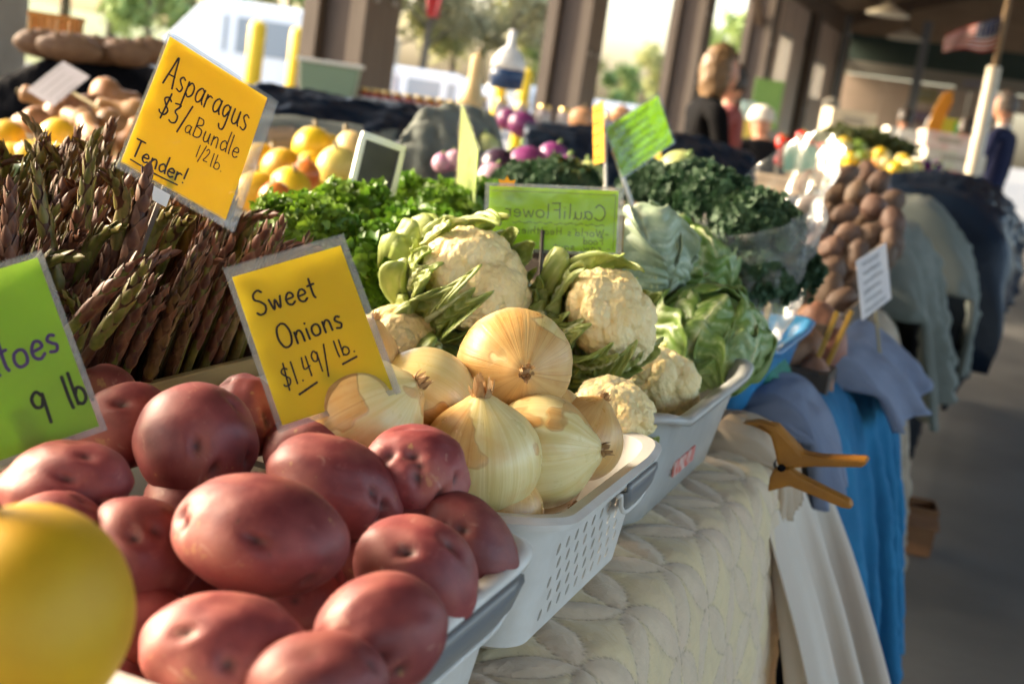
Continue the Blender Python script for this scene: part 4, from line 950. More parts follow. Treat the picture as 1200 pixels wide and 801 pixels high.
special(5, 160, 200, 1.03, (.12, .05, 1), .98, 'asparagus spear with its tip bent right over', -.4)
special(2, 10, 240, .95, (-.05, .0, 1), 1.0, 'thick asparagus spear at the crate end above the green card', .3)
special(1, 185, 320, .92, (.55, .18, .9), .85, 'pale olive asparagus spear jutting sideways from the bundle', .3)
special(6, 175, 297, .90, (.62, .1, .75), .85, 'tan tipped asparagus spear jutting over the green card', .3)

# ------------------------------------------------------------------ curly parsley and kale
PARS = mat('parsley_leaf', (.085, .21, .014), (.20, .33, .03), 18, .45, trans=.3, rv=.12)
KALE = mat('kale_leaf', (.022, .065, .030), (.06, .115, .055), 22, .7, trans=.15, rv=.12)
STEMM = mat('herb_stem', (.20, .30, .08), None, rough=.5)
def curly(n, rx, ry, rz, size, seed, jag=.5, shell=.55):
    r = np.random.default_rng(seed); d = r.normal(size=(n, 3)); d[:, 2] = np.abs(d[:, 2])*.9-.25; d /= np.linalg.norm(d, axis=1)[:, None]
    lump = 1+.2*wob(d, seed, 3.0)+.10*wob(d, seed+1, 8.0)
    c = d*(r.uniform(shell**3, 1, n)**(1/3)*lump)[:, None]*np.array([rx, ry, rz])
    V = []; F = []; k = 9
    u = np.cross(d, r.normal(size=(n, 3))); u /= np.linalg.norm(u, axis=1)[:, None]; dd = d+r.normal(size=(n, 3))*.5; dd /= np.linalg.norm(dd, axis=1)[:, None]
    u -= dd*(u*dd).sum(1)[:, None]; u /= np.linalg.norm(u, axis=1)[:, None]; w_ = np.cross(dd, u); s = size*r.uniform(.6, 1.25, n)
    V = np.zeros((n, k+1, 3)); V[:, 0] = c-dd*(s*.35)[:, None]
    for j in range(k):
        a = 2*PI*j/k; rad = s*(1+jag*(.5 if j % 2 else -.3)+r.uniform(-.15, .15, n))
        V[:, j+1] = c+(u*math.cos(a)+w_*math.sin(a))*rad[:, None]+dd*(s*r.uniform(-.5, .6, n))[:, None]
    F = [(i*(k+1), i*(k+1)+1+j, i*(k+1)+1+(j+1) % k) for i in range(n) for j in range(k)]
    return V.reshape(-1, 3), F
def bunch(name, label, loc, mesh, m, stems, cat, grp, rot, sc):
    t_ = thing(name, label, cat, loc, (0, 0, rot), grp); t_.scale = (sc,)*3
    o = G().add(*mesh).build('foliage', m, t_); g = G()
    for k in range(9):
        a = k*.7; g.tube([(math.cos(a)*.01, math.sin(a)*.01, -stems), (math.cos(a)*.03, math.sin(a)*.03, .0)], .0022, 5)
    g.build('stems', STEMM, t_); return t_
pm = [curly(3400, .085, .085, .075, .0075, 31, .5), curly(3400, .09, .08, .07, .0075, 33, .5)]
PL = ['bunch of curly parsley next to the asparagus tips', 'bunch of curly parsley under the small chalkboard', 'bunch of curly parsley behind the onion price card', 'bunch of curly parsley around the thin lime card', 'bunch of curly parsley behind the leafy cauliflower', 'bunch of curly parsley near the grey draped mound', 'bunch of curly parsley low behind the yellowish cauliflower', 'far bunch of curly parsley below the purple turnips']
for i, (px, py, d, sc) in enumerate([(352, 285, 1.42, .80), (425, 274, 1.62, .90), (440, 325, 1.42, .9), (520, 268, 1.80, .90), (500, 305, 1.55, .95), (470, 250, 1.95, .85), (400, 335, 1.40, .8), (560, 250, 2.0, .75)]):
    bunch('parsley_bunch', PL[i], at(px, py, d), pm[i % 2], PARS, .10, 'parsley', 'curly parsley bunches', i*1.3, sc)
def kale_leaf_mesh(seed, n=1500): return curly(n, .06, .06, .07, .012, seed, .35, .35)
km = [curly(2200, .085, .075, .075, .011, 51, .25, .6), curly(2200, .08, .085, .07, .011, 52, .25, .6)]
KL = ['dark curly kale spilling from the clear bag', 'dark curly kale in the clear bag, lower tuft', 'dark kale tuft behind the cabbage', 'dark kale bunch beside the purple turnips', 'dark kale bunch right behind the cauliflower card', 'dark kale bunch behind the lime and orange cards', 'dark kale under the pale green kohlrabi', 'dark kale low inside the clear bag', 'dark kale deep in the bottom of the clear bag']
for i, (px, py, d, sc) in enumerate([(840, 242, 1.95, .70), (893, 266, 1.88, .72), (800, 240, 2.1, .62), (612, 226, 2.35, .75), (660, 226, 2.3, .75), (765, 226, 2.5, .8), (815, 218, 2.4, .6), (885, 330, 1.86, .75), (920, 320, 1.88, .6)]):
    bunch('kale_bunch', KL[i], at(px, py, d), km[i % 2], KALE, .10, 'kale', 'dark kale bunches', i*1.7, sc)
# clear plastic bag round the kale
BAG = clearmat('bag_film', haze=.26, hazec=(.46, .46, .45), rough=.16, gloss=.02, bscale=26, bstr=.5, bd=.01, gmax=.4)
bc = at(876, 350, 1.90); n, m_ = 40, 60; t = np.linspace(0, 1, n); th = np.arange(m_)*2*PI/m_
P = np.zeros((n, m_, 3)); fl = np.interp(t, [0, .08, .5, .8, 1], [.03, .064, .074, .072, .080])
wv = wob(np.stack([np.cos(th)[None]*2+0*t[:, None], np.sin(th)[None]*2+0*t[:, None], t[:, None]*4+0*th[None]], -1).reshape(-1, 3), 77, 1.6, 7).reshape(n, m_)
zz = t[:, None]*(.22+.115*np.clip(np.cos(th-.9), 0, 1)[None]-.05*np.clip(np.cos(th+2.2), 0, 1)[None])
rr = fl[:, None]*(1+.16*wv)+.02*np.abs(np.sin(7*th+9*t[:, None]))*t[:, None]*.6
P[..., 0] = rr*np.cos(th); P[..., 1] = rr*np.sin(th)*1.1; P[..., 2] = zz
tag(G().grid(P, closed=True).build('plastic_bag', BAG, loc=(bc.x, bc.y, TZ+.085)), 'crumpled clear plastic bag standing open around the kale', 'bag')

# ------------------------------------------------------------------ handwriting
O_ = [(.25, .5), (.08, .42), (.02, .22), (.1, .03), (.25, 0), (.4, .06), (.46, .25), (.4, .44), (.25, .5)]
FONT = {
 'a': (.5, [[(.42, .42), (.25, .5), (.07, .35), (.05, .12), (.18, .0), (.34, .1), (.42, .4)], [(.43, .5), (.41, .15), (.5, .0)]]),
 'b': (.48, [[(.06, 1.0), (.05, .5), (.05, .02)], [(.05, .3), (.2, .5), (.4, .38), (.4, .12), (.22, .0), (.06, .08)]]),
 'c': (.45, [[(.4, .42), (.22, .5), (.05, .3), (.08, .08), (.25, 0), (.42, .1)]]),
 'd': (.5, [[(.4, .36), (.25, .48), (.06, .32), (.07, .1), (.22, 0), (.38, .15)], [(.44, 1.0), (.42, .4), (.46, .0)]]),
 'e': (.46, [[(.06, .26), (.38, .3), (.36, .46), (.2, .5), (.05, .3), (.08, .08), (.25, 0), (.42, .1)]]),
 'f': (.4, [[(.4, .9), (.26, 1.0), (.16, .8), (.15, 0)], [(0, .5), (.34, .52)]]),
 'g': (.5, [[(.4, .42), (.24, .5), (.06, .36), (.08, .12), (.24, .05), (.4, .3)], [(.42, .5), (.42, -.1), (.36, -.4), (.15, -.42), (.05, -.28)]]),
 'h': (.48, [[(.06, 1.0), (.05, 0)], [(.05, .3), (.22, .5), (.38, .4), (.4, 0)]]),
 'i': (.2, [[(.08, .5), (.1, 0)], [(.09, .72), (.1, .75)]]),
 'l': (.2, [[(.08, 1.0), (.08, .3), (.11, 0)]]),
 'n': (.5, [[(.06, .5), (.06, 0)], [(.06, .3), (.22, .5), (.38, .42), (.42, 0)]]),
 'o': (.5, [O_]),
 'p': (.5, [[(.06, .5), (.04, -.5)], [(.05, .3), (.22, .5), (.42, .4), (.42, .14), (.22, .0), (.06, .12)]]),
 'r': (.4, [[(.06, .5), (.06, 0)], [(.06, .3), (.2, .48), (.36, .46)]]),
 's': (.42, [[(.36, .46), (.2, .52), (.08, .4), (.2, .27), (.34, .16), (.26, .0), (.04, .04)]]),
 't': (.36, [[(.18, .85), (.16, .2), (.22, 0)], [(0, .55), (.34, .58)]]),
 'u': (.5, [[(.06, .5), (.06, .12), (.2, 0), (.36, .12), (.4, .5)], [(.4, .5), (.42, .1), (.5, 0)]]),
 'w': (.62, [[(.02, .5), (.14, .02), (.29, .42), (.42, .02), (.58, .52)]]),
 'A': (.66, [[(.02, 0), (.2, .6), (.34, 1.02), (.44, .5), (.56, -.02)], [(.1, .36), (.5, .38)]]),
 'B': (.6, [[(.08, 1.0), (.06, 0)], [(.04, .98), (.4, .95), (.44, .7), (.1, .54), (.5, .44), (.5, .12), (.28, 0), (.04, .02)]]),
 'C': (.62, [[(.56, .82), (.38, 1.0), (.12, .8), (.04, .4), (.2, .04), (.42, .0), (.6, .16)]]),
 'F': (.55, [[(.08, 1.0), (.06, 0)], [(.04, 1.0), (.5, .98)], [(.06, .55), (.4, .55)]]),
 'H': (.6, [[(.06, 1), (.06, 0)], [(.5, 1), (.5, 0)], [(.06, .5), (.5, .5)]]),
 'O': (.72, [[(.36, 1.0), (.12, .86), (.03, .45), (.16, .08), (.36, 0), (.58, .14), (.66, .55), (.54, .9), (.36, 1.0)]]),
 'P': (.55, [[(.08, 1), (.06, 0)], [(.06, 1), (.4, .95), (.46, .7), (.36, .5), (.07, .48)]]),
 'S': (.58, [[(.52, .9), (.36, 1.02), (.12, .9), (.1, .68), (.34, .52), (.5, .3), (.4, .05), (.16, .0), (.02, .12)]]),
 'T': (.6, [[(.02, .98), (.58, 1.0)], [(.3, 1.0), (.26, 0)]]),
 'W': (.8, [[(.02, 1), (.2, 0), (.38, .8), (.56, 0), (.76, 1)]]),
 '$': (.55, [[(.46, .78), (.28, .9), (.1, .76), (.26, .52), (.44, .34), (.34, .1), (.1, .1), (.02, .2)], [(.34, 1.12), (.22, -.14)]]),
 '1': (.24, [[(.1, 1.0), (.08, 0)]]), '2': (.42, [[(.05, .8), (.2, 1), (.36, .8), (.2, .35), (.03, .02), (.4, .04)]]),
 '3': (.52, [[(.06, .95), (.4, 1.0), (.2, .6), (.42, .42), (.4, .1), (.2, 0), (.03, .06)]]),
 '4': (.48, [[(.1, 1.0), (.05, .45), (.42, .48)], [(.34, .98), (.32, 0)]]),
 '9': (.46, [[(.38, .8), (.24, 1.0), (.06, .84), (.1, .58), (.28, .55), (.38, .8)], [(.39, .9), (.36, 0)]]),
 '/': (.36, [[(.34, 1.15), (.02, -.3)]]), '.': (.2, [[(.06, .02), (.09, .05)]]), '!': (.24, [[(.12, 1.0), (.08, .3)], [(.07, .04), (.08, .07)]]),
 '-': (.4, [[(.05, .3), (.32, .32)]]), "'": (.15, [[(.06, 1), (.04, .8)]]), ',': (.2, [[(.08, .05), (.04, -.12)]]), ' ': (.34, []),
 '~': (.5, [[(0, .1), (.12, .2), (.25, .1), (.37, 0), (.5, .1)]]),
}
def smooth(p, k=6):
    p = np.array(p, float)
    if len(p) < 3: return p
    q = np.vstack([2*p[0]-p[1], p, 2*p[-1]-p[-2]]); out = []
    for i in range(1, len(q)-2):
        for u in np.arange(k)/k:
            out.append(.5*((2*q[i])+(-q[i-1]+q[i+1])*u+(2*q[i-1]-5*q[i]+4*q[i+1]-q[i+2])*u*u+(-q[i-1]+3*q[i]-3*q[i+1]+q[i+2])*u**3))
    return np.array(out+[q[-2]])
def ribbon(g, p, w, z):
    p = smooth(p); T = np.gradient(p, axis=0); T /= np.linalg.norm(T, axis=1)[:, None]+1e-9; N = np.stack([-T[:, 1], T[:, 0]], 1)
    p = np.vstack([p[0]-T[0]*w*.6, p, p[-1]+T[-1]*w*.6]); N = np.vstack([N[0], N, N[-1]]); W = np.full(len(p), w); W[0] = W[-1] = w*.45
    A = np.column_stack([p+N*W[:, None], np.full(len(p), z)]); B = np.column_stack([p-N*W[:, None], np.full(len(p), z)])
    g.grid(np.stack([A, B], 1))
def write(g, txt, x, y, h, width=None, slope=0.0, pen=.0006, z=.0011, seed=0, space=1.0):
    """text from (x, y) upwards h tall; width squeezes the line to that length"""
    r = random.Random(seed); adv = sum((FONT[c][0]+.10) for c in txt); sx = (width/adv) if width else h*space; cx = 0
    for c in txt:
        a, st = FONT[c]; dy = r.uniform(-.03, .03)*h; kk = r.uniform(.95, 1.06)
        for s in st:
            pts = [(x+(cx+u*kk)*sx, y+dy+v*h*kk+slope*((cx+u)*sx)) for u, v in s]; ribbon(g, pts, pen, z)
        cx += a+.10
def sign(name, label, cat, TL, TR, BL, card, margin=(.004, .010, .006, .008), sleeve=True, th=.0008):
    """sleeved price card: corners of the card in the place; returns thing, width, height"""
    TL, TR, BL = Vector(TL), Vector(TR), Vector(BL); X = (TR-TL); W = X.length; X.normalize(); Y = TL-BL; Y = Y-X*Y.dot(X); Hh = Y.length; Y.normalize(); Zv = X.cross(Y)
    t_ = thing(name, label, cat, TL-Y*Hh, Matrix((X, Y, Zv)).transposed())
    G().box((W/2, Hh/2, 0), (W/2, Hh/2, th/2)).build('card', card, t_, smooth=False)
    if sleeve:
        l, r, b, tp = margin; x0, x1, y0, y1 = -l, W+r, -b, Hh+tp
        for zz, nm in ((.0016, 'sleeve_front'), (-.0014, 'sleeve_back')):
            nx, ny = 14, 14; xs = [x0]+list(np.linspace(0, W, nx))+[x1]; ys_ = [y0]+list(np.linspace(0, Hh, ny))+[y1]
            wv_ = [[[x, y, zz+(.0005*math.sin(x*160+y*90)+.0004*math.sin(y*210-x*60)+.0005*(zz > 0))] for x in xs] for y in ys_]
            g = G(); g.grid(np.array(wv_)); nn = len(xs)-1
            g.m = [1 if (k % nn in (0, nn-1) or k//nn in (0, len(ys_)-2)) else 0 for k in range(len(g.f))]
            g.build(nm, [SLEEVE, MARGIN], t_)
    return t_, W, Hh

# asparagus card
t_, W, Hh = sign('price_card', 'yellow handwritten asparagus price card in a clear sleeve', 'sign', at(199, 43, 1.10), at(313, 115, 1.155), at(142, 190, 1.045), YCARD, (.0025, .011, .006, .003))
g = G()
write(g, 'Asparagus', W*.08, Hh*.66, Hh*.22, W*.84, .02, .0008, seed=1); write(g, '$3/', W*.13, Hh*.435, Hh*.155, W*.28, 0, .0008, seed=2)
write(g, 'a', W*.395, Hh*.425, Hh*.12, W*.07, 0, .0005, seed=3); write(g, 'Bundle', W*.47, Hh*.43, Hh*.155, W*.46, .05, .0006, seed=4)
write(g, '1/2', W*.56, Hh*.30, Hh*.09, W*.12, .05, .0005, seed=5); write(g, 'lb.', W*.70, Hh*.29, Hh*.10, W*.14, .05, .0005, seed=5)
write(g, 'Tender!', W*.05, Hh*.075, Hh*.12, W*.52, 0, .0008, seed=6); ribbon(g, [(W*.06, Hh*.045), (W*.3, Hh*.04), (W*.5, Hh*.05)], .0007, .0011)
g.build('lettering', INK, t_)
mat('white_stake', (.7, .68, .64), None, rough=.6); G().box((W*.42, -.04, -.003), (.002, .06, .0012)).build('stake', CRD, t_, smooth=False)
G().box((W*.38, -.012, .0025), (.009, .006, .0003)).build('tape', mat('white_tape', (.78, .77, .75), None, rough=.5), t_, smooth=False)
# sweet onions card
t_, W, Hh = sign('price_card', 'yellow handwritten sweet onions price card in a clear sleeve', 'sign', at(272, 325, .90), at(399, 288, .92), at(332, 498, .875), YCARD2, (.004, .005, .004, .008))
g = G()
write(g, 'Sweet', W*.10, Hh*.71, Hh*.16, W*.58, .02, .0008, seed=7); write(g, 'Onions', W*.20, Hh*.46, Hh*.15, W*.60, .05, .0008, seed=8)
write(g, '$1.49/', W*.12, Hh*.21, Hh*.14, W*.46, .14, .0006, seed=9); write(g, 'lb.', W*.64, Hh*.30, Hh*.11, W*.19, .0, .0006, seed=10)
ribbon(g, [(W*.22, Hh*.15), (W*.40, Hh*.19)], .0008, .0011); ribbon(g, [(W*.66, Hh*.25), (W*.80, Hh*.27)], .0008, .0011)
g.build('lettering', INK, t_)
G().box((W*.5, -.03, -.003), (.005, .06, .0012)).build('stake', mat('white_stake', (.7, .68, .64)), t_, smooth=False)
# potatoes card
t_, W, Hh = sign('price_card', 'lime green potatoes price card at the edge of the heap', 'sign', at(-125, 352, .80), at(44, 302, .83), at(-60, 560, .785), GCARD, (.003, .004, .004, .004))
g = G(); write(g, 'Potatoes', W*.03, Hh*.40, Hh*.19, W*.93, .10, .0011, seed=11); g.build('lettering', PURPLE, t_)
g = G(); write(g, '9', W*.62, Hh*.10, Hh*.18, W*.13, .06, .0011, seed=12); write(g, 'lb.', W*.86, Hh*.14, Hh*.18, W*.2, .06, .0011, seed=13); g.build('price_lettering', INK, t_)
G().box((W*.5, -.03, -.003), (.005, .06, .0012)).build('stake', mat('white_stake', (.7, .68, .64)), t_, smooth=False)
# cauliflower card, seen from behind: the writing is on its far face
t_, W, Hh = sign('price_card', 'lime cauliflower card with an orange star planted among the cauliflowers', 'sign', at(574, 218, 1.38), at(725, 224, 1.36), at(587, 290, 1.385), GCARD2, (.005, .006, .004, .004))
g = G()
def mir(fn):
    g2 = G(); fn(g2)
    for vv in g2.v: vv[:, 0] = W-vv[:, 0]
    for vv, a in zip(g2.v, [0]*len(g2.v)): vv[:, 2] = .0006
    return g2
mg = mir(lambda q: (write(q, 'CauliFlower', W*.09, Hh*.52, Hh*.24, W*.80, 0, .0007, seed=14), write(q, '~~~~~~~~~', W*.1, Hh*.42, Hh*.14, W*.72, 0, .0004, seed=1),
                    write(q, "-World's Healthiest", W*.06, Hh*.25, Hh*.12, W*.76, 0, .00045, seed=15), write(q, 'Food', W*.1, Hh*.12, Hh*.12, W*.16, 0, .00045, seed=16), write(q, '- raw, saut', W*.04, Hh*.02, Hh*.10, W*.45, 0, .00045, seed=17),
                    ribbon(q, [(W*.02, Hh*.04), (W*.02, Hh*.5), (W*.02, Hh*.93)], .0003, .001), ribbon(q, [(W*.02, Hh*.93), (W*.5, Hh*.935), (W*.98, Hh*.93)], .0003, .001)))
mg.build('lettering', FAINT, t_)
g = G(); pts = []
for k in range(16): pts.append((W*.13+(.013 if k % 2 == 0 else .0085)*math.cos(2*PI*k/16), Hh*.98+(.013 if k % 2 == 0 else .0085)*math.sin(2*PI*k/16)))
g.prism(pts, -.0036, -.0028, (0, 0, 0), (1, 0, 0), (0, 1, 0), (0, 0, 1)); g.build('star_sticker', mat('orange_star', (.85, .42, .01), None, rough=.5, trans=.2), t_, smooth=False)
G().tube([(W*.43, -.06, .004), (W*.43, Hh*.32, .004)], .0022, 8).build('stake', mat('dark_stake', (.04, .03, .025), None, rough=.6), t_)
G().box((W*1.035, Hh*.0, -.004), (.003, .04, .001)).build('side_stick', CRW, t_, smooth=False)
# thin lime card seen edge on
t_, W, Hh = sign('price_card', 'pale lime price card turned sideways in the parsley', 'sign', at(541, 122, 1.86), at(560, 175, 1.70), at(542, 245, 1.86), mat('pale_lime_card', (.55, .66, .25), None, rough=.55, trans=.4), (.004, .004, .004, .004))
G().box((W*.5, -.05, -.003), (.005, .09, .0012)).build('stake', mat('white_stake', (.7, .68, .64)), t_, smooth=False)
# lime and orange cards behind
def scrib(g, W, Hh, rows, pen, seed, x0=.1, x1=.9):
    r = random.Random(seed)
    for k in range(rows):
        y = Hh*(.88-.78*k/max(1, rows-1)) if rows > 1 else Hh*.5; n = 22; a = W*(x0+r.uniform(0, .08)); b = W*(x1-r.uniform(0, .2))
        ribbon(g, [(a+(b-a)*i/n, y+Hh*.03*math.sin(i*1.9+k)*r.uniform(.4, 1.3)) for i in range(n+1)], pen, .0011)
t_, W, Hh = sign('price_card', 'lime card covered in handwriting, standing turned above the kale', 'sign', at(709, 150, 2.22), at(771, 112, 2.36), at(708, 222, 2.20), GCARD2, (.003, .003, .003, .003))
g = G(); scrib(g, W, Hh, 6, .0011, 3); g.build('lettering', FAINT, t_)
G().box((W*.04, -.05, -.004), (.004, .10, .002)).build('stake', mat('white_stake', (.7, .68, .64)), t_, smooth=False)
t_, W, Hh = sign('price_card', 'orange card turned sideways beside the scribbled lime card', 'sign', at(695, 125, 2.30), at(707, 118, 2.16), at(697, 192, 2.30), OCARD, sleeve=False)
g = G(); scrib(g, W, Hh, 5, .001, 4); g.build('lettering', INK, t_)
G().box((W*.9, -.05, -.004), (.004, .10, .002)).build('stake', mat('white_stake', (.7, .68, .64)), t_, smooth=False)
t_, W, Hh = sign('price_card', 'small yellow card behind the lime card on the navy cloth', 'sign', at(762, 158, 2.9), at(777, 158, 2.88), at(760, 190, 2.9), YCARD, sleeve=False)
G().box((W*.5, -.04, -.003), (.003, .06, .001)).build('stake', mat('white_stake', (.7, .68, .64)), t_, smooth=False)
# chalkboard
t_ = thing('chalkboard', 'small grey chalkboard in a white frame among the parsley', 'chalkboard', at(441, 200, 1.80), Matrix(((RT*.85+FW*.5-UP*.22).normalized(), (UP*.98+RT*.02).normalized(), Vector((0, 0, 1)))).transposed())
X_ = (RT*.85+FW*.5-UP*.25).normalized(); Y_ = (UP-X_*UP.dot(X_)).normalized(); setrot(t_, Matrix((X_, Y_, X_.cross(Y_))).transposed())
G().box((0, 0, 0), (.027, .038, .002)).build('board', mat('slate', (.045, .045, .05), (.065, .065, .07), 20, .8), t_, smooth=False)
for c, h in (((0, .042, 0), (.034, .005, .004)), ((-.031, 0, 0), (.004, .037, .004)), ((.031, 0, 0), (.004, .037, .004)), ((0, -.042, 0), (.034, .005, .004))):
    G().box(c, h).build('frame_bar', mat('white_frame', (.78, .78, .76), None, rough=.5), t_, smooth=False)
G().box((0, -.08, 0), (.004, .034, .002)).build('stake', mat('white_stake', (.7, .68, .64)), t_, smooth=False)
# paper notes farther off
PAPER = mat('paper', (.62, .60, .60), (.56, .54, .56), 10, .7, trans=.2)
for (nm, lab, TL, TR, BL, c, rows) in (
    ('paper_note', 'lilac grey paper note tilted among the tan squashes', at(31, 106, 3.2), at(74, 72, 3.25), at(56, 130, 3.15), mat('lilac_paper', (.20, .19, .23), None, trans=.15), 4),
    ('paper_note', 'greyish paper note above the yellow melons', at(312, 150, 2.95), at(345, 148, 3.0), at(313, 178, 2.95), mat('pinkish_paper', (.27, .23, .23), None, trans=.15), 3),
    ('paper_note', 'white handwritten note on a stick before the sweet potatoes', at(1003, 306, 2.28), at(1038, 284, 2.42), at(988, 392, 2.22), PAPER, 6),
    ('paper_note', 'lilac note lying on top of the heaped sweet potatoes', at(1010, 187, 3.7), at(1042, 206, 3.75), at(993, 208, 3.6), mat('lilac_paper', (.20, .19, .23)), 4),
    ('paper_note', 'mint green note in front of the red tomatoes', at(919, 167, 5.4), at(958, 171, 5.4), at(914, 200, 5.35), mat('mint_paper', (.28, .58, .42), None, trans=.2), 2)):
    t_, W, Hh = sign(nm, lab, 'sign', TL, TR, BL, c, sleeve=False, th=.001)
    g = G(); scrib(g, W, Hh, rows, .0012, rows); g.build('lettering', mat('grey_ink', (.10, .10, .12), None), t_)
    G().box((W*.5, -.04, -.003), (.004, .06, .0015)).build('stick', CRW, t_, smooth=False)

# ------------------------------------------------------------------ produce farther back
def fruit(name, label, cat, px, py, d, a, b, c, m, seed, rot=(0, 0, 0), group=None, ribs=0, stem=None, sub=4, lump=.03):
    v, f = ico(sub); r = 1+lump*wob(v, seed, 1.6)
    if ribs: r = r-.035*np.abs(np.sin(np.arctan2(v[:, 1], v[:, 0])*ribs/2))*np.sqrt(np.clip(1-v[:, 2]**2, 0, 1))*-1
    V = v*r[:, None]*np.array([a, b, c])
    t_ = thing(name, label, cat, at(px, py, d) if not isinstance(px, Vector) else px, rot, group)
    G().add(V, f, eye=np.zeros(len(v))).build('fruit', m, t_)
    if stem is not None: G().tube([(0, 0, c*.9), (c*.06, 0, c*1.12), (c*.14, c*.05, c*1.3)], [c*.14, c*.09, c*.11], 7).build('stem', stem, t_)
    return t_
STEMB = mat('dry_stem', (.16, .12, .05), None)
TAN = mat('tan_squash', (.32, .16, .07), (.26, .125, .05), 10, .5, rv=.15)
YEL = mat('yellow_melon', (.62, .40, .02), (.54, .33, .02), 10, .42, rv=.18)
PALEY = mat('pale_yellow_squash', (.72, .60, .16), (.66, .5, .12), 8, .42)
GRN = mat('green_melon', (.12, .19, .07), (.25, .31, .16), 26, .45)
REDA = mat('apple_red', (.50, .06, .02), (.6, .2, .04), 16, .3)
def butternut(label, px, py, d, s, rot, m=TAN, group='tan squashes on the back table', long_=1.0, name='butternut_squash'):
    t_ = thing(name, label, 'squash', at(px, py, d) if not isinstance(px, Vector) else px, rot, group)
    pr_ = [(.004, -.5), (.2, -.48), (.36, -.38), (.42, -.22), (.39, -.05), (.30, .1), (.235, .24*long_), (.225, .5*long_), (.245, .72*long_), (.2, .82*long_), (.08, .86*long_)]
    G().lathe([(r*s, z*s) for r, z in pr_], 24).build('fruit', m, t_)
    G().tube([(0, 0, .84*long_*s), (.02*s, 0, .97*long_*s)], [.06*s, .075*s], 8).build('stem', STEMB, t_); return t_
for i, (px, py, d) in enumerate([(38, 142, 3.1), (85, 122, 3.35), (130, 112, 3.45), (95, 140, 3.2), (150, 132, 3.3), (110, 165, 3.1), (152, 165, 3.15), (118, 196, 2.95), (150, 200, 2.95), (70, 135, 3.3), (60, 120, 3.45), (135, 150, 3.25)]):
    butternut('tan butternut squash heaped on the back table below the black stand', px, py, d, .085+.012*(i % 3), (random.uniform(.7, 1.9), random.uniform(-.4, .4), random.uniform(0, 6.28)))
for i, (px, py, d) in enumerate([(8, 162, 2.95), (66, 162, 2.9), (36, 188, 2.8), (14, 190, 2.8), (92, 187, 2.8), (62, 190, 2.75), (-15, 185, 2.8), (-10, 160, 2.95)]):
    fruit('yellow_melon', 'small yellow melon piled in front of the tan squashes', 'melon', px, py, d, .042, .042, .05, YEL, i, (random.uniform(0, 3), random.uniform(0, 3), 0), 'yellow melons beside the tan squashes', stem=STEMB)
for (px, py, d, a, lab) in ((62, 218, 2.45, .075, 'green striped melon behind the asparagus tips'), (0, 222, 2.4, .07, 'green melon at the end beside the striped melon'), (125, 225, 2.55, .06, 'green melon partly hidden by the asparagus')):
    fruit('green_melon', lab, 'melon', px, py, d, a*1.1, a, a*.8, GRN, px+1, (0, 0, .4), 'green melons')
for i, (px, py, d, a, b, m, lab) in enumerate([(366, 173, 2.85, .062, .046, YEL, 'large yellow melon on top below the grey note'), (330, 198, 2.75, .055, .045, YEL, 'yellow melon behind the asparagus card'), (305, 190, 2.85, .045, .042, YEL, 'yellow melon against the asparagus card edge'),
    (395, 196, 2.7, .048, .044, PALEY, 'pale yellow squash beside the chalkboard'), (413, 180, 2.8, .04, .05, mat('buff_squash', (.56, .40, .17), None, rough=.5), 'buff squash standing beside the chalkboard'), (358, 205, 2.6, .03, .03, REDA, 'orange red apple among the yellow melons'),
    (322, 232, 2.3, .03, .03, REDA, 'red apple by the last asparagus tips'), (340, 222, 2.5, .05, .042, YEL, 'yellow melon above the parsley edge'), (385, 178, 2.95, .04, .04, YEL, 'yellow melon between the large one and the buff squash'), (300, 225, 2.5, .045, .04, YEL, 'yellow melon low beside the asparagus'), (365, 200, 2.75, .045, .04, YEL, 'yellow melon above the orange red apple')]):
    fruit('melon', lab, 'fruit', px, py, d, a, b, b, m, i+30, (random.uniform(-.4, .4), random.uniform(-.5, .5), random.uniform(0, 3)), 'yellow fruit behind the parsley', stem=STEMB)
# crates that carry them
crate('low wooden crate under the tan squashes and yellow melons', -2.55, -1.62, 1.75, 3.05, TZ+.002, .09, CRW)
# second row: turnips, red cabbages, kohlrabi
PUR = mat('purple_cabbage', (.15, .02, .115), (.24, .045, .17), 10, .35, rv=.15); DKP = mat('dark_aubergine', (.028, .015, .03), (.05, .025, .05), 12, .3); TUR = mat('turnip_pink', (.40, .12, .30), (.48, .30, .36), 9, .4)
PGR = mat('pale_kohlrabi', (.36, .42, .15), (.44, .47, .2), 12, .45)
for (nm, px, py, d, r, m, lab) in (('red_cabbage', 617, 196, 2.6, .046, PUR, 'bright purple cabbage above the cauliflower card'), ('red_cabbage', 662, 208, 2.55, .046, PUR, 'purple cabbage half sunk in the kale'), ('aubergine', 585, 196, 2.6, .04, DKP, 'dark round aubergine next to the thin lime card'),
        ('turnip', 533, 188, 2.6, .022, TUR, 'pink turnip between the grey cloth and the thin card'), ('turnip', 519, 191, 2.6, .022, TUR, 'pink turnip touching the grey draped mound'), ('turnip', 577, 208, 2.5, .03, TUR, 'pink turnip below the dark aubergine'),
        ('red_cabbage', 648, 184, 2.8, .035, PUR, 'small purple cabbage behind the two larger ones'), ('kohlrabi', 797, 200, 2.7, .045, PGR, 'pale green kohlrabi on the dark kale'), ('kohlrabi', 690, 207, 2.6, .035, PGR, 'pale green kohlrabi by the stake of the lime card'), ('kohlrabi', 570, 172, 2.9, .03, PGR, 'green kohlrabi in front of the grey mound')):
    fruit(nm, lab, nm.replace('_', ' '), px, py, d, r, r*1.02, r*.95, m, px, (random.uniform(-.5, .5), random.uniform(-.5, .5), 0), 'round purple and green vegetables in the second row', stem=STEMM)
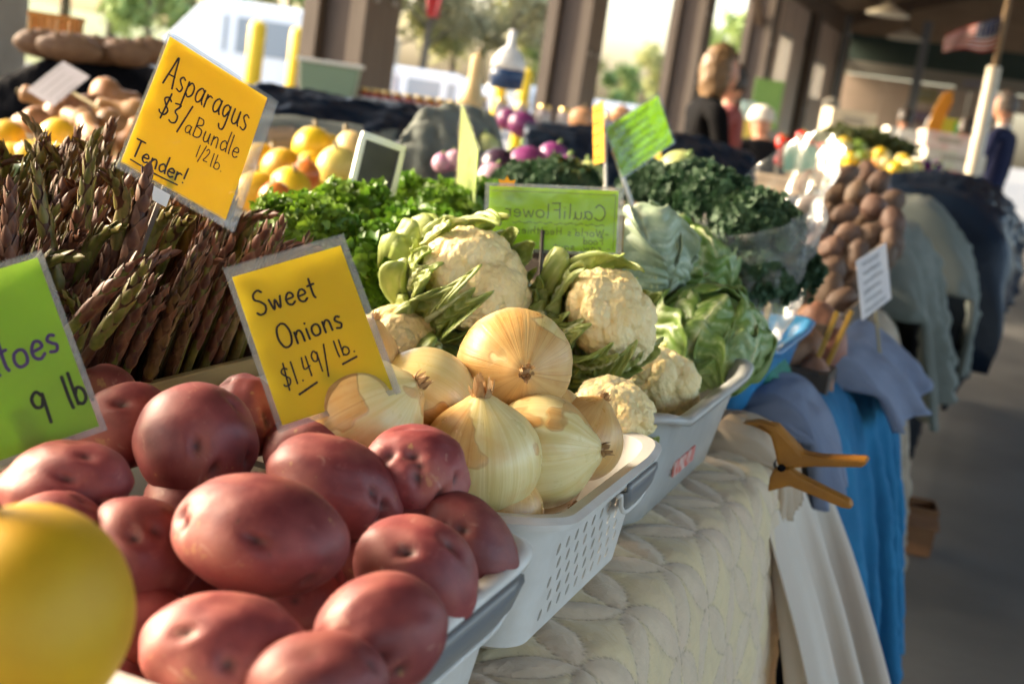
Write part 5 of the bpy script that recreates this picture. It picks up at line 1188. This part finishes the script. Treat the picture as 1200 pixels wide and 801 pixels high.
# purple onions at the jar shelf, and a peach coloured squash
for (px, py, d, r, m, lab) in ((596, 140, 4.6, .045, PUR, 'purple cabbage before the gold lidded jars'), (612, 146, 4.4, .05, PUR, 'larger purple cabbage before the gold lidded jars'), (682, 140, 4.7, .05, mat('peach_squash', (.55, .28, .14), None, rough=.5), 'peach coloured squash behind the orange card'), (728, 135, 4.8, .04, mat('peach_squash', (.55, .28, .14)), 'peach coloured squash behind the lime card')):
    fruit('squash', lab, 'vegetable', px, py, d, r, r, r*.9, m, px, stem=STEMB)
# grey draped mound and navy cloths behind the second row
def mound(label, prof_px, d0, d1, m, name='draped_cloth', drop=.25, seed=0, back=.35, wr=.015):
    """cloth thrown over a heap: its top line passes through the given points, rounded front and back"""
    top = [np.array(at(x, y, d0+(d1-d0)*i/(len(prof_px)-1))) for i, (x, y) in enumerate(prof_px)]; top = np.array([np.append(smooth(np.array(top)[:, :2], 8)[i], smooth(np.array(top)[:, [2, 2]], 8)[i, 0]) for i in range(len(smooth(np.array(top)[:, :2], 8)))])
    fwd = np.array([-FW.x, -FW.y, 0]); fwd /= np.linalg.norm(fwd); rows = []
    for k, a in enumerate(np.linspace(-.2, 1, 22)):
        off = back*(-.35+a*1.35*.62) if a > 0 else back*(-.35+a); dz = -drop*np.clip(a, 0, 1)**1.8-drop*.6*max(0, -a)*3
        rows.append(top+fwd*off+np.array([0, 0, dz]))
    P = np.array(rows); w_ = wob(P.reshape(-1, 3)*16, seed, 1.2, 6).reshape(P.shape[:2])
    w2 = wob(P.reshape(-1, 3)*np.array([40, 40, 9.0]), seed+2, 1.0, 6).reshape(P.shape[:2])
    P = P+(np.abs(w_)+.7*np.abs(w2))[..., None]*np.array([fwd[0]*wr*1.6, fwd[1]*wr*1.6, wr*.6])
    return tag(G().grid(P).build(name, m, solid=.004), label, 'cloth')
mound('grey cloth draped over a mound behind the parsley', [(465, 205), (470, 158), (500, 131), (535, 128), (575, 140), (590, 185)], 2.75, 2.95, GREYC, seed=3, drop=.22, back=.3)
mound('navy cloth draped along the back table behind the yellow melons', [(270, 105), (310, 103), (360, 108), (420, 120), (470, 123), (500, 132)], 3.4, 3.7, NAVY, seed=4, drop=.10, back=.30)
mound('grey edge of cloth below the navy cloth on the back table', [(285, 136), (340, 139), (400, 147), (465, 153)], 3.25, 3.5, GREYC, seed=9, drop=.10, back=.20, wr=.006)
mound('navy cloth draped behind the kale and purple cabbages', [(615, 148), (680, 150), (740, 156), (800, 160), (850, 172), (885, 184)], 3.7, 3.9, NAVY, seed=6, drop=.16, back=.35)
mound('black cloth draped stand behind the tan squashes', [(-10, 92), (30, 72), (70, 62), (120, 68), (165, 78), (215, 88)], 4.3, 4.6, BLACKC, seed=7, drop=.36, back=.4)
table('display stand under the black cloth', -3.9, -2.8, 3.2, 4.7, .80)
table('second row table under the grey and navy cloths', -1.45, -1.26, 1.7, 6.4, .80)
# brown loaves and the orange basket on the black stand
LOAF = mat('brown_crust', (.13, .065, .035), (.20, .11, .06), 14, .7, 60, .4)
for (px, py, d, a, lab) in ((50, 52, 4.45, .10, 'brown loaf on the black stand under the orange basket'), (82, 56, 4.4, .11, 'long brown loaf on the black stand'), (112, 58, 4.5, .12, 'pale brown loaf in the middle of the black stand'), (148, 62, 4.5, .09, 'dark brown loaf on the black stand'), (176, 60, 4.55, .09, 'brown loaf at the stand end by the asparagus card')):
    v, f = ico(4); t_ = thing('bread_loaf', lab, 'bread', at(px, py, d), (0, 0, YAW+.3)); G().add(v*(1+.05*wob(v, px, 2.5))[:, None]*np.array([a, .06, .05]), f).build('crust', LOAF, t_)
    for k in (-.4, 0, .4): G().box((a*k, 0, .047-.015*abs(k)), (.006, .035, .006)).build('score_mark', mat('pale_crust', (.3, .19, .1), None), t_, smooth=False)
t_ = thing('slat_basket', 'orange slatted basket on the black stand', 'basket', at(65, 42, 4.6), (0, 0, YAW+.1))
ORB = mat('orange_slat', (.55, .24, .05), (.48, .2, .04), 10, .6)
for k in range(7):
    for s in (-1, 1): G().box((-.072+.024*k, s*.05, .035), (.009, .003, .04)).build('slat', ORB, t_, smooth=False)
for s in (-1, 1):
    G().box((s*.082, 0, .035), (.003, .045, .04)).build('slat', ORB, t_, smooth=False)
    G().box((0, s*.055, .066), (.086, .003, .008)).build('rim', ORB, t_, smooth=False)
G().box((0, 0, -.006), (.08, .05, .003)).build('base', ORB, t_, smooth=False)

# jars, tub, wooden box
HON = mat('honey', (.40, .10, .01), (.46, .15, .015), 6, .12, trans=.2); GOLD = mat('gold_lid', (.62, .46, .18), None, rough=.3, metal=.7); JPALE = mat('pale_preserve', (.42, .36, .38), None, rough=.15); JRED = mat('red_preserve', (.32, .04, .02), None, rough=.12)
def jar(label, loc, m, s, group):
    t_ = thing('jar', label, 'jar', loc, group=group)
    G().lathe([(.03*s, 0), (.035*s, .004*s), (.036*s, .07*s), (.028*s, .085*s), (.028*s, .09*s)], 16).build('glass', m, t_)
    G().lathe([(.031*s, .086*s), (.032*s, .088*s), (.032*s, .103*s), (.029*s, .106*s)], 16).build('lid', GOLD, t_)
    G().lathe([(.0366*s, .02*s), (.0366*s, .055*s)], 16).build('paper_label', PAPER, t_); return t_
sh = at(440, 128, 5.0)
bx_ = thing('wooden_box', 'long wooden box under the honey jars', 'box', (sh.x, sh.y, sh.z-.06), (0, 0, YAW+.05)); WBX = wood_mat('box_pine', (.42, .25, .12), (.36, .2, .09), (4, 30, 30))
for c, h in (((0, -.08, .03), (.36, .008, .05)), ((0, .08, .03), (.36, .008, .05)), ((-.352, 0, .03), (.008, .072, .05)), ((.352, 0, .03), (.008, .072, .05)), ((0, 0, .04), (.343, .071, .03))): G().box(c, h).build('board', WBX, bx_, smooth=False)
dx = Vector((math.cos(YAW+.05), math.sin(YAW+.05), 0))
for i in range(9):
    jar(('amber honey jar' if i > 4 else 'red preserve jar')+' with a gold lid on the long wooden box', Vector((sh.x, sh.y, sh.z+.0105))+dx*(-.05+.045*i)*.95, HON if i > 4 else JRED, .62, 'jars on the long wooden box')
t_ = thing('storage_tub', 'pale green storage tub beside the honey jars', 'tub', Vector((sh.x, sh.y, sh.z+.011))-dx*.19, (0, 0, YAW+.05)); GT = mat('pale_green_plastic', (.26, .38, .28), None, rough=.4, trans=.2)
G().prism([(-.10, 0), (.10, 0), (.115, .13), (-.115, .13)], -.06, .06, (0, 0, 0), (1, 0, 0), (0, 0, 1), (0, 1, 0)).build('tub_body', GT, t_, smooth=False, bevel=.008)
G().box((0, 0, .139), (.125, .07, .008)).build('lid', mat('white_lid', (.7, .72, .70), None, rough=.4), t_, smooth=False, bevel=.003)
sh2 = at(645, 150, 6.0)
t_ = thing('display_shelf', 'grey shelf board carrying the gold lidded jars', 'shelf', (sh2.x, sh2.y, sh2.z), (0, 0, YAW))
dx2 = Vector((math.cos(YAW), math.sin(YAW), 0))
G().box((.2, 0, -.012), (.62, .1, .01)).build('board', STEEL, t_, smooth=False)
for s in (-.4, .8): G().box((s, 0, -.022-.07), (.01, .08, .068)).build('bracket', STEEL, t_, smooth=False)
for i in range(9): jar('pale preserve jar with a gold lid on the grey shelf', Vector((sh2.x, sh2.y, sh2.z))+dx2*(-.34+.10*i), JPALE, .95, 'jars on the grey shelf')
butternut('tall pale long necked squash standing beside the grey mound', 553, 112, 3.6, .09, (0, .05, 0), mat('pale_squash', (.66, .48, .24), (.6, .42, .2), 8, .5), None, 1.5, 'long_neck_squash')
# bottle with blue base
q = at(592, 105, 4.9); t_ = thing('bottle', 'white necked bottle with a blue lower half behind the jars', 'bottle', q)
G().lathe([(.03, 0), (.062, .005), (.066, .05), (.066, .075)], 20).build('base', mat('blue_bottle', (.02, .06, .16), None, rough=.3), t_)
G().lathe([(.0665, .0755), (.066, .10), (.045, .14), (.016, .165), (.014, .22), (.008, .225)], 20).build('bottle_top', mat('milky_bottle', (.72, .74, .76), None, rough=.3), t_)
# red pennant hanging under the eave
t_ = thing('pennant', 'small red pennant hanging by the open shed side', 'flag', at(513, -20, 7.5)); RED = mat('red_cloth', (.5, .10, .12), None, rough=.8, trans=.3)
P = np.array([[[u*.07*(1-vv*.6), .02*math.sin(u*4+vv*3), -vv*.2] for u in np.linspace(-1, 1, 9)] for vv in np.linspace(0, 1, 9)]); G().grid(P).build('cloth', RED, t_, solid=.003)
h_ = roofz(t_.location.x)-t_.location.z; G().tube([(0, 0, -.005), (0, 0, h_)], .004, 5).build('cord', INK, t_)

# ------------------------------------------------------------------ sweet potatoes
SWP = mat('sweet_potato', (.25, .115, .065), (.18, .08, .048), 30, .6, 120, .4, .002, rv=.22)
SWB = mat('brown_potato', (.135, .075, .048), (.10, .055, .035), 30, .65, 120, .4, .002, rv=.2)
def sweet(label, px, py, d, a, b, ang, m, grp, seed):
    potato(label, px, py, d, a, b, b*.95, ang, sub=4, seed=seed, m=m, name='sweet_potato', cat='sweet potato', group=grp, neyes=3, lump=.10)
for i, (px, py, d, a, b, an, lab) in enumerate([(930, 412, 2.15, .055, .038, 30, 'large smooth sweet potato beside the blue tray'), (965, 385, 2.25, .05, .036, -60, 'sweet potato beside the white handwritten note'), (970, 415, 2.2, .045, .033, 70, 'pinkish sweet potato under the white note'),
        (955, 445, 2.12, .045, .028, 100, 'narrow sweet potato over the brown basket slats'), (940, 455, 2.1, .03, .026, 60, 'small sweet potato by the emerald cloth'), (948, 375, 2.35, .04, .03, 10, 'sweet potato touching the foot of the clear bag'), (985, 440, 2.2, .03, .025, 40, 'short sweet potato by the wooden handle')]):
    sweet(lab, px, py, d, a, b, an, SWP, 'sweet potatoes in the nearer crate', i+200)
k = 0
for (px, py, d) in [(968, 208, 3.25), (1004, 228, 3.15), (977, 230, 3.2), (1024, 243, 3.1), (990, 251, 3.08), (1046, 262, 3.05), (995, 274, 2.98), (1019, 277, 2.98), (968, 256, 3.1), (975, 318, 2.72), (987, 352, 2.62), (972, 342, 2.66), (1000, 330, 2.72), (1046, 286, 2.95), (952, 240, 3.25), (975, 292, 2.9), (1005, 300, 2.88), (1034, 304, 2.88), (958, 285, 2.95), (948, 214, 3.35), (990, 205, 3.35), (958, 318, 2.78), (1020, 318, 2.8), (1044, 238, 3.2), (1012, 254, 3.15), (1030, 215, 3.4), (1034, 268, 3.08), (985, 215, 3.4), (955, 265, 3.15), (1015, 208, 3.45)]:
    sweet('brown sweet potato heaped in the farther crate' if k < 9 or k > 12 else 'brown sweet potato in the gap before the farther crate', px, py, d, .033+.005*(k % 3), .026+.003*(k % 2), [80, 60, 30, 70, 20, 95, 10, 40][k % 8], SWB, 'brown sweet potatoes in the farther crate', k+300); k += 1
# basket with yellow handle slats by the near sweet potatoes
BSL = mat('yellow_slat', (.42, .24, .03), (.36, .2, .03), 12, .6)
t_ = thing('slat_basket', 'brown basket with upright yellow slats among the sweet potatoes', 'basket', (-.30, 2.13, TZ+.02))
for (x, y, lean) in ((-.03, -.03, 0), (.055, .0, .2), (.07, .05, .22)):
    o = G().box((0, 0, .05), (.004, .006, .06)).build('slat', BSL, t_, smooth=False, bevel=.001); o.location = (x, y, .01); o.rotation_euler = (0, lean, 0)
G().box((.02, 0, 0), (.07, .05, .02)).build('basket_base', CRD, t_, smooth=False, bevel=.004)

# ------------------------------------------------------------------ far stalls down the hall
TOM = mat('tomato', (.55, .025, .012), (.5, .04, .015), 10, .25, rv=.15)
def stall(label, x0, x1, y0, y1, z, cm):
    return table(label, x0, x1, y0, y1, z)
table('far stall table with tomatoes and peppers', -1.9, -.30, 6.9, 9.4, .84); table('far stall table before the end wall', -2.6, -.3, 10.2, 14, .84)
rt_ = random.Random(3)
for i in range(46):
    px = rt_.uniform(915, 1000); py = 182-((px-915)/85*-22)*1+rt_.uniform(-18, 12)-14*math.exp(-((px-950)/22)**2)
    d = 6.6+rt_.uniform(0, .5)
    fruit('tomato', 'red tomato heaped on the far stall behind the mint note', 'tomato', px, py, d, .04, .04, .034, TOM, i, group='red tomatoes on the far stall', sub=2, stem=STEMM)
PEP = [mat('yellow_pepper', (.62, .42, .03), None, rough=.3), mat('orange_pepper', (.6, .22, .03), None, rough=.3), mat('green_pepper', (.18, .28, .05), None, rough=.3), mat('pale_squash2', (.55, .47, .2), None, rough=.4)]
PN = ['yellow', 'orange', 'green', 'pale']
for i in range(44):
    px = rt_.uniform(985, 1075); py = 178+(px-985)*.30+rt_.uniform(-12, 24); d = 6.4+rt_.uniform(-.4, .4); kk = rt_.choice([0, 0, 1, 2, 3, 3])
    fruit('bell_pepper', PN[kk]+' bell pepper spread on the far stall beyond the sweet potatoes', 'pepper', px, py, d, .04, .038, .045, PEP[kk], i, (rt_.uniform(0, 2), rt_.uniform(0, 2), 0), PN[kk]+' peppers on the far stall', ribs=4, sub=3, stem=STEMM)
for i, (px, py) in enumerate([(1084, 192), (1092, 200), (1098, 194), (1088, 204)]):
    fruit('aubergine', 'purple aubergine beside the peppers on the far stall', 'aubergine', px, py, 6.6, .03, .03, .06, mat('aubergine', (.10, .015, .12), None, rough=.25), i, (1.2, .3*i, 0), 'aubergines on the far stall', sub=3, stem=STEMM)
hm = curly(1500, .28, .14, .12, .02, 91, .4, .4)
for (px, py, d, lab) in ((985, 168, 8.0, 'dark green herbs in a long box on the far stall'), (1015, 172, 8.0, 'olive green herbs next to the dark herbs on the far stall')):
    bunch('herb_box', lab, at(px, py, d), hm, mat('far_herb', (.05, .08, .015), (.09, .10, .02), 5, .6, trans=.2), .12, 'herbs', 'herbs on the far stall', px, 1.0)
WH = mat('white_box', (.68, .66, .60), None, rough=.6)
def carton(label, px, py, d, a, b, c, m, rz=0.0):
    q = at(px, py, d); t_ = thing('carton', label, 'carton', (q.x, q.y, q.z-c), (0, 0, YAW+rz))
    for cc, h in (((0, -b+.006, c), (a, .006, c)), ((0, b-.006, c), (a, .006, c)), ((-a+.006, 0, c), (.006, b-.013, c)), ((a-.006, 0, c), (.006, b-.013, c)), ((0, 0, .006), (a-.013, b-.013, .006))): G().box(cc, h).build('side', m, t_, smooth=False)
    G().box((0, -b-.002, c*1.3), (a*.5, .002, c*.25)).build('print', CREAM, t_, smooth=False); return t_
carton('cream carton on the far stall behind the herbs', 993, 146, 11, .20, .14, .12, mat('cream_carton', (.62, .56, .42), None), .1)
carton('white carton with goods before the grey steel post', 1050, 168, 10, .10, .1, .12, WH)
carton('white and red carton under the orange banner', 1106, 168, 12, .22, .15, .10, mat('white_red_carton', (.55, .30, .26), (.66, .62, .58), 8, .6)); carton('pale green tray of goods beside the man in navy', 1112, 188, 9.5, .22, .15, .07, mat('pale_goods', (.46, .50, .36), (.6, .55, .5), 8, .6))
# bright signs and banner far off
for (px, py, d, wd, hg, c, lab) in ((1117, 156, 14, .34, .30, (.58, .50, .03), 'yellow board beside the green board near the far stalls'), (1133, 160, 14, .32, .28, (.06, .45, .05), 'bright green board near the pale flag pole'), (1062, 168, 9.0, .14, .16, (.75, .75, .73), 'small white board standing on the far stall'),
        (876, 135, 11, .12, .24, (.42, .60, .62), 'pale turquoise poster beside the woman in black'), (898, 122, 16, .36, .6, (.20, .36, .09), 'green poster hung by the side wall'), (880, 152, 11, .26, .16, (.62, .52, .12), 'yellow flower coloured sign behind the navy cloth')):
    q = at(px, py, d); t_ = thing('display_board', lab, 'board', (q.x, q.y, 0), (0, 0, YAW))
    G().box((0, 0, q.z), (wd/2, .012, hg/2)).build('board', mat('board_%d_%d' % (px, py), c, tuple(k_*.9 for k_ in c), 4, .6), t_, smooth=False)
    G().tube([(0, .03, 0), (0, .03, q.z+hg*.4)], .012, 6).build('pole', LEGM, t_)
q = at(1090, 165, 13.5); t_ = thing('feather_banner', 'tall curved orange feather banner before the end wall', 'banner', (q.x, q.y, 0), (0, 0, YAW)); zb = q.z
top_z = at(1103, 105, 13.5).z
ol = [(-.10, zb-.15), (.06, zb-.12), (.10, zb+.25), (.15, top_z-.12), (.13, top_z), (.05, top_z-.02), (-.02, top_z-.2), (-.04, zb+.25)]
G().prism(ol, -.006, .006, (0, 0, 0), (1, 0, 0), (0, 0, 1), (0, 1, 0)).build('cloth', mat('orange_banner', (.62, .27, .02), (.66, .34, .03), 4, .7, trans=.25), t_, smooth=False)
G().tube([(-.06, .02, 0), (-.06, .02, zb+.2), (0, .02, top_z-.25), (.08, .02, top_z)], .012, 6).build('pole', LEGM, t_)
# flag on a pole
fp = at(1146, 170, 8.6); t_ = thing('flag_pole', 'striped flag on a pole in a fat cream tube beside the aisle', 'flag', (fp.x, fp.y, 0))
zt_ = at(1172, 82, 8.6).z; ztop = at(1190, 5, 8.6).z
G().lathe([(.047, 0), (.047, zt_), (.04, zt_+.01)], 14).build('tube', mat('cream_tube', (.58, .53, .43), None, rough=.5), t_)
G().tube([(0, 0, zt_-.1), (0, 0, ztop+.2)], .02, 8).build('pole', wood_mat('brown_pole', (.26, .17, .09), (.2, .13, .07), (30, 30, 3)), t_)
FR = mat('flag_red', (.40, .03, .04), None, rough=.8, trans=.25); FWm = mat('flag_white', (.62, .58, .55), None, rough=.8, trans=.25); FB = mat('flag_blue', (.03, .05, .14), None, rough=.8, trans=.2)
fz1 = at(1183, 22, 8.6).z; fz0 = at(1180, 62, 8.6).z; Lf = .34
def fgrid(u0, u1, v0, v1, m_, nm, off=0.0):
    P = np.array([[[-Lf*u*math.cos(YAW)-.02, -Lf*u*math.sin(YAW)+.035*math.sin(u*9+v_*2)+off, fz0+(fz1-fz0)*v_*(1-.55*u)-u*.06-.012*math.sin(u*7)] for u in np.linspace(u0, u1, 14)] for v_ in np.linspace(v0, v1, 4)])
    G().grid(P).build(nm, m_, t_, solid=.002)
for i in range(13): fgrid(0, 1, i/13, (i+1)/13, FR if i % 2 == 0 else FWm, 'stripe')
fgrid(0, .42, 6/13, 1.0, FB, 'canton', -.006)
g = G()
for i in range(5):
    for j in range(4):
        u = .05+.08*i; v_ = .53+.12*j; P0 = np.array([-Lf*u*math.cos(YAW)-.02, -Lf*u*math.sin(YAW)+.035*math.sin(u*9+v_*2)-.012, fz0+(fz1-fz0)*v_*(1-.55*u)-u*.06-.012*math.sin(u*7)])
        g.box(P0, (.006, .001, .006))
g.build('star_field', FWm, t_, smooth=False)['kind'] = 'stuff'

# ------------------------------------------------------------------ people
SKIN = mat('skin', (.50, .26, .17), (.46, .22, .14), 20, .5, sss=.1)
def person(label, loc, heading, height, top, legs, hair, stoop=.0, armf=(.3, .3), hairlen=.0, hat=None, collar=None, group=None):
    """standing figure, faces +y locally; one skinned body"""
    h = height; J = {}; E_ = []
    J['pel'] = (0, 0, .53*h, .095); J['waist'] = (0, .01+stoop*.10, .60*h, .088); J['chest'] = (0, .0+stoop*.28, .72*h-.03*stoop*h, .098); J['sh'] = (0, -.005+stoop*.36, .80*h-.05*stoop*h, .062)
    J['neck'] = (0, .015+stoop*.43, .855*h-.07*stoop*h, .036); J['head0'] = (0, .03+stoop*.5, .905*h-.08*stoop*h, .056); J['head1'] = (0, .028+stoop*.52, .955*h-.085*stoop*h, .062)
    E_ += [('pel', 'waist'), ('waist', 'chest'), ('chest', 'sh'), ('sh', 'neck'), ('neck', 'head0'), ('head0', 'head1')]
    for s, k in ((-1, 'l'), (1, 'r')):
        J['hip'+k] = (s*.085, 0, .50*h, .078); J['kn'+k] = (s*.095, .02, .28*h, .053); J['an'+k] = (s*.10, -.01, .055*h, .037); J['toe'+k] = (s*.115, .13, .025*h, .03)
        E_ += [('pel', 'hip'+k), ('hip'+k, 'kn'+k), ('kn'+k, 'an'+k), ('an'+k, 'toe'+k)]
        f = armf[0 if s < 0 else 1]; sy = J['sh'][1]; sz = J['sh'][2]
        J['s'+k] = (s*.185, sy, sz-.005, .058); J['el'+k] = (s*.225, sy+.10*f, sz-.165*h*(1-.1*f), .043); J['wr'+k] = (s*.215, sy+.10*f+.22*f, sz-.165*h-.13*h*(1-f*.8), .028)
        wx, wy, wz, _ = J['wr'+k]; dv = Vector((0, .22*f, -.13*h*(1-f*.8))).normalized(); J['pa'+k] = (wx, wy+dv.y*.07, wz+dv.z*.07, .03)
        E_ += [('sh', 's'+k), ('s'+k, 'el'+k), ('el'+k, 'wr'+k), ('wr'+k, 'pa'+k)]
        for fi in range(5):
            ox = (-.028+.018*fi)*1.0; L = (.05, .07, .078, .072, .055)[fi] if fi else .05; nm = 'f%d%s' % (fi, k); b_ = J['pa'+k]
            if fi == 0: J[nm] = (b_[0]-s*.04, b_[1]+.02, b_[2]+dv.z*.03, .010)
            else: J[nm] = (b_[0]+ox*.9, b_[1]+dv.y*L+.012, b_[2]+dv.z*L, .0095)
            E_.append(('pa'+k, nm))
    keys = list(J); me = bpy.data.meshes.new('body'); me.from_pydata([J[q][:3] for q in keys], [(keys.index(a), keys.index(b)) for a, b in E_], [])
    o = bpy.data.objects.new('body', me); COL.objects.link(o); md = o.modifiers.new('skin', 'SKIN'); ss = o.modifiers.new('sub', 'SUBSURF'); ss.levels = 2; ss.render_levels = 2
    if not me.skin_vertices: bpy.context.view_layer.update()
    sv = me.skin_vertices[0].data if me.skin_vertices else None
    if sv:
        for i, q in enumerate(keys): sv[i].radius = (J[q][3]*(1.35 if q in ('waist', 'chest', 'pel') else 1), J[q][3]); sv[i].use_root = (q == 'pel')
    dg = bpy.context.evaluated_depsgraph_get(); m2 = bpy.data.meshes.new_from_object(o.evaluated_get(dg)); bpy.data.objects.remove(o)
    for q in (SKIN, top, legs, INK): m2.materials.append(q)
    nz = J['neck'][2]
    for p in m2.polygons:
        c = p.center; p.use_smooth = True; side = 'l' if c.x < 0 else 'r'; wr = Vector(J['wr'+side][:3])
        el = Vector(J['el'+side][:3]); arm = abs(c.x) > .15 and c.z > .3*h
        if arm: p.material_index = 0 if (c-wr).dot(wr-el) > -.0005 else 1
        elif c.z > nz-.01: p.material_index = 0
        elif c.z > .545*h: p.material_index = 1
        elif c.z > .05*h: p.material_index = 2
        else: p.material_index = 3
    t_ = thing('person', label, 'person', loc, (0, 0, heading), group); b = bpy.data.objects.new('body', m2); COL.objects.link(b); b.parent = t_
    hx, hy, hz = 0, J['head1'][1], (J['head0'][2]+J['head1'][2])/2+.005
    v, f = ico(4); hv = v*np.array([.074, .092, .118])
    face = v[:, 1] > 0; hv[:, 1] += np.where((np.abs(v[:, 0]) < .2) & (np.abs(v[:, 2]+.1) < .2) & face, .018*np.exp(-(v[:, 0]/.09)**2-((v[:, 2]+.12)/.13)**2), 0)
    hv[:, 0] *= 1-.18*np.clip(-v[:, 2], 0, 1)
    hd = G().add(hv+np.array([hx, hy, hz]), f).build('head', SKIN, t_)
    for s in (-1, 1):
        G().add(ico(2)[0]*np.array([.012, .006, .007])+np.array([s*.03, hy+.083, hz+.008]), ico(2)[1]).build('eye', INK, hd)
        G().add(ico(2)[0]*np.array([.010, .02, .03])+np.array([s*.075, hy-.005, hz-.005]), ico(2)[1]).build('ear', SKIN, hd)
    G().add(ico(2)[0]*np.array([.025, .006, .006])+np.array([0, hy+.08, hz-.055]), ico(2)[1]).build('mouth', mat('lip', (.35, .1, .09), None), hd)
    if hair is not None:
        keep = (v[:, 1] < .35) | (v[:, 2] > .45); W_ = v*np.array([.086, .102, .128]); W_ = W_*(1+.09*wob(v, 4, 9)+.05*wob(v*np.array([3, 3, .6]), 8, 6))[:, None]
        if hairlen: W_[:, 2] -= hairlen*np.clip(-v[:, 2]+.1, 0, 1)*np.clip(.5-v[:, 1], 0, 1)*1.2; W_[:, 0] *= 1+.25*np.clip(-v[:, 2], 0, 1)
        ff = [q for q in f if all(keep[i] and (hairlen or v[i, 2] > -.45) for i in q)]
        G().add(W_+np.array([hx, hy-.008, hz+.012]), ff).build('hair', hair, t_, solid=.004)
    if hat is not None:
        G().lathe([(.12, .03), (.10, .05), (.098, .09), (.07, .13), (.02, .145)], 18, c=(hx, hy, hz)).build('cap', hat, t_)
    if collar is not None:
        G().tube([(math.cos(a)*.058, J['neck'][1]-.01+math.sin(a)*.055, J['neck'][2]-.02) for a in np.linspace(0, 2*PI, 16)], .014, 6).build('collar', collar, t_)
    return t_
BLK = mat('black_top', (.005, .005, .006), None, rough=.9, spec=.06); NVY = mat('navy_jacket', (.011, .014, .042), (.014, .018, .05), 8, .85, spec=.1); KHK = mat('khaki_trousers', (.26, .19, .12), None, rough=.85); DRK = mat('dark_trousers', (.03, .03, .04), None, rough=.85)
BLOND = mat('blond_hair', (.20, .115, .05), (.11, .06, .026), 40, .5, detail=6); DKH = mat('dark_hair', (.03, .02, .015), None, rough=.5); GREYH = mat('grey_hair', (.1, .08, .07), None, rough=.5)
def pplace(px, dep, hx=0): q = at(px, 120, dep); return (q.x, q.y, 0)
person('person with blond hair in a black top bending over goods', pplace(822, 6.6), -1.0, 1.52, BLK, DRK, BLOND, .10, (.6, .5), .07)
person('person in a dark cap facing the blond person', pplace(866, 8.4), 1.6, 1.52, mat('dull_red_shirt', (.22, .05, .05), None, rough=.8), DRK, DKH, .1, (.5, .4))
person('person in a navy jacket and khaki trousers walking the aisle', pplace(1186, 10.6), 1.2, 1.74, NVY, KHK, GREYH, .05, (.25, .1), 0, None, mat('shirt_collar', (.6, .6, .6), None))
person('person in a dark jacket and white cap behind the tomatoes', pplace(908, 9.5), .6, 1.30, mat('charcoal_jacket', (.014, .014, .016), None, rough=.9, spec=.08), DRK, None, .3, (.5, .5), 0, mat('white_cap', (.62, .58, .52), None, rough=.8))
person('dark haired person in black beside the white carton', pplace(1066, 15), .3, 1.62, BLK, DRK, DKH, .1)
person('dark haired person in maroon between the boards and flag pole', pplace(1136, 13), -.4, 1.55, mat('maroon_top', (.10, .01, .02), None, rough=.8), DRK, DKH, .1)
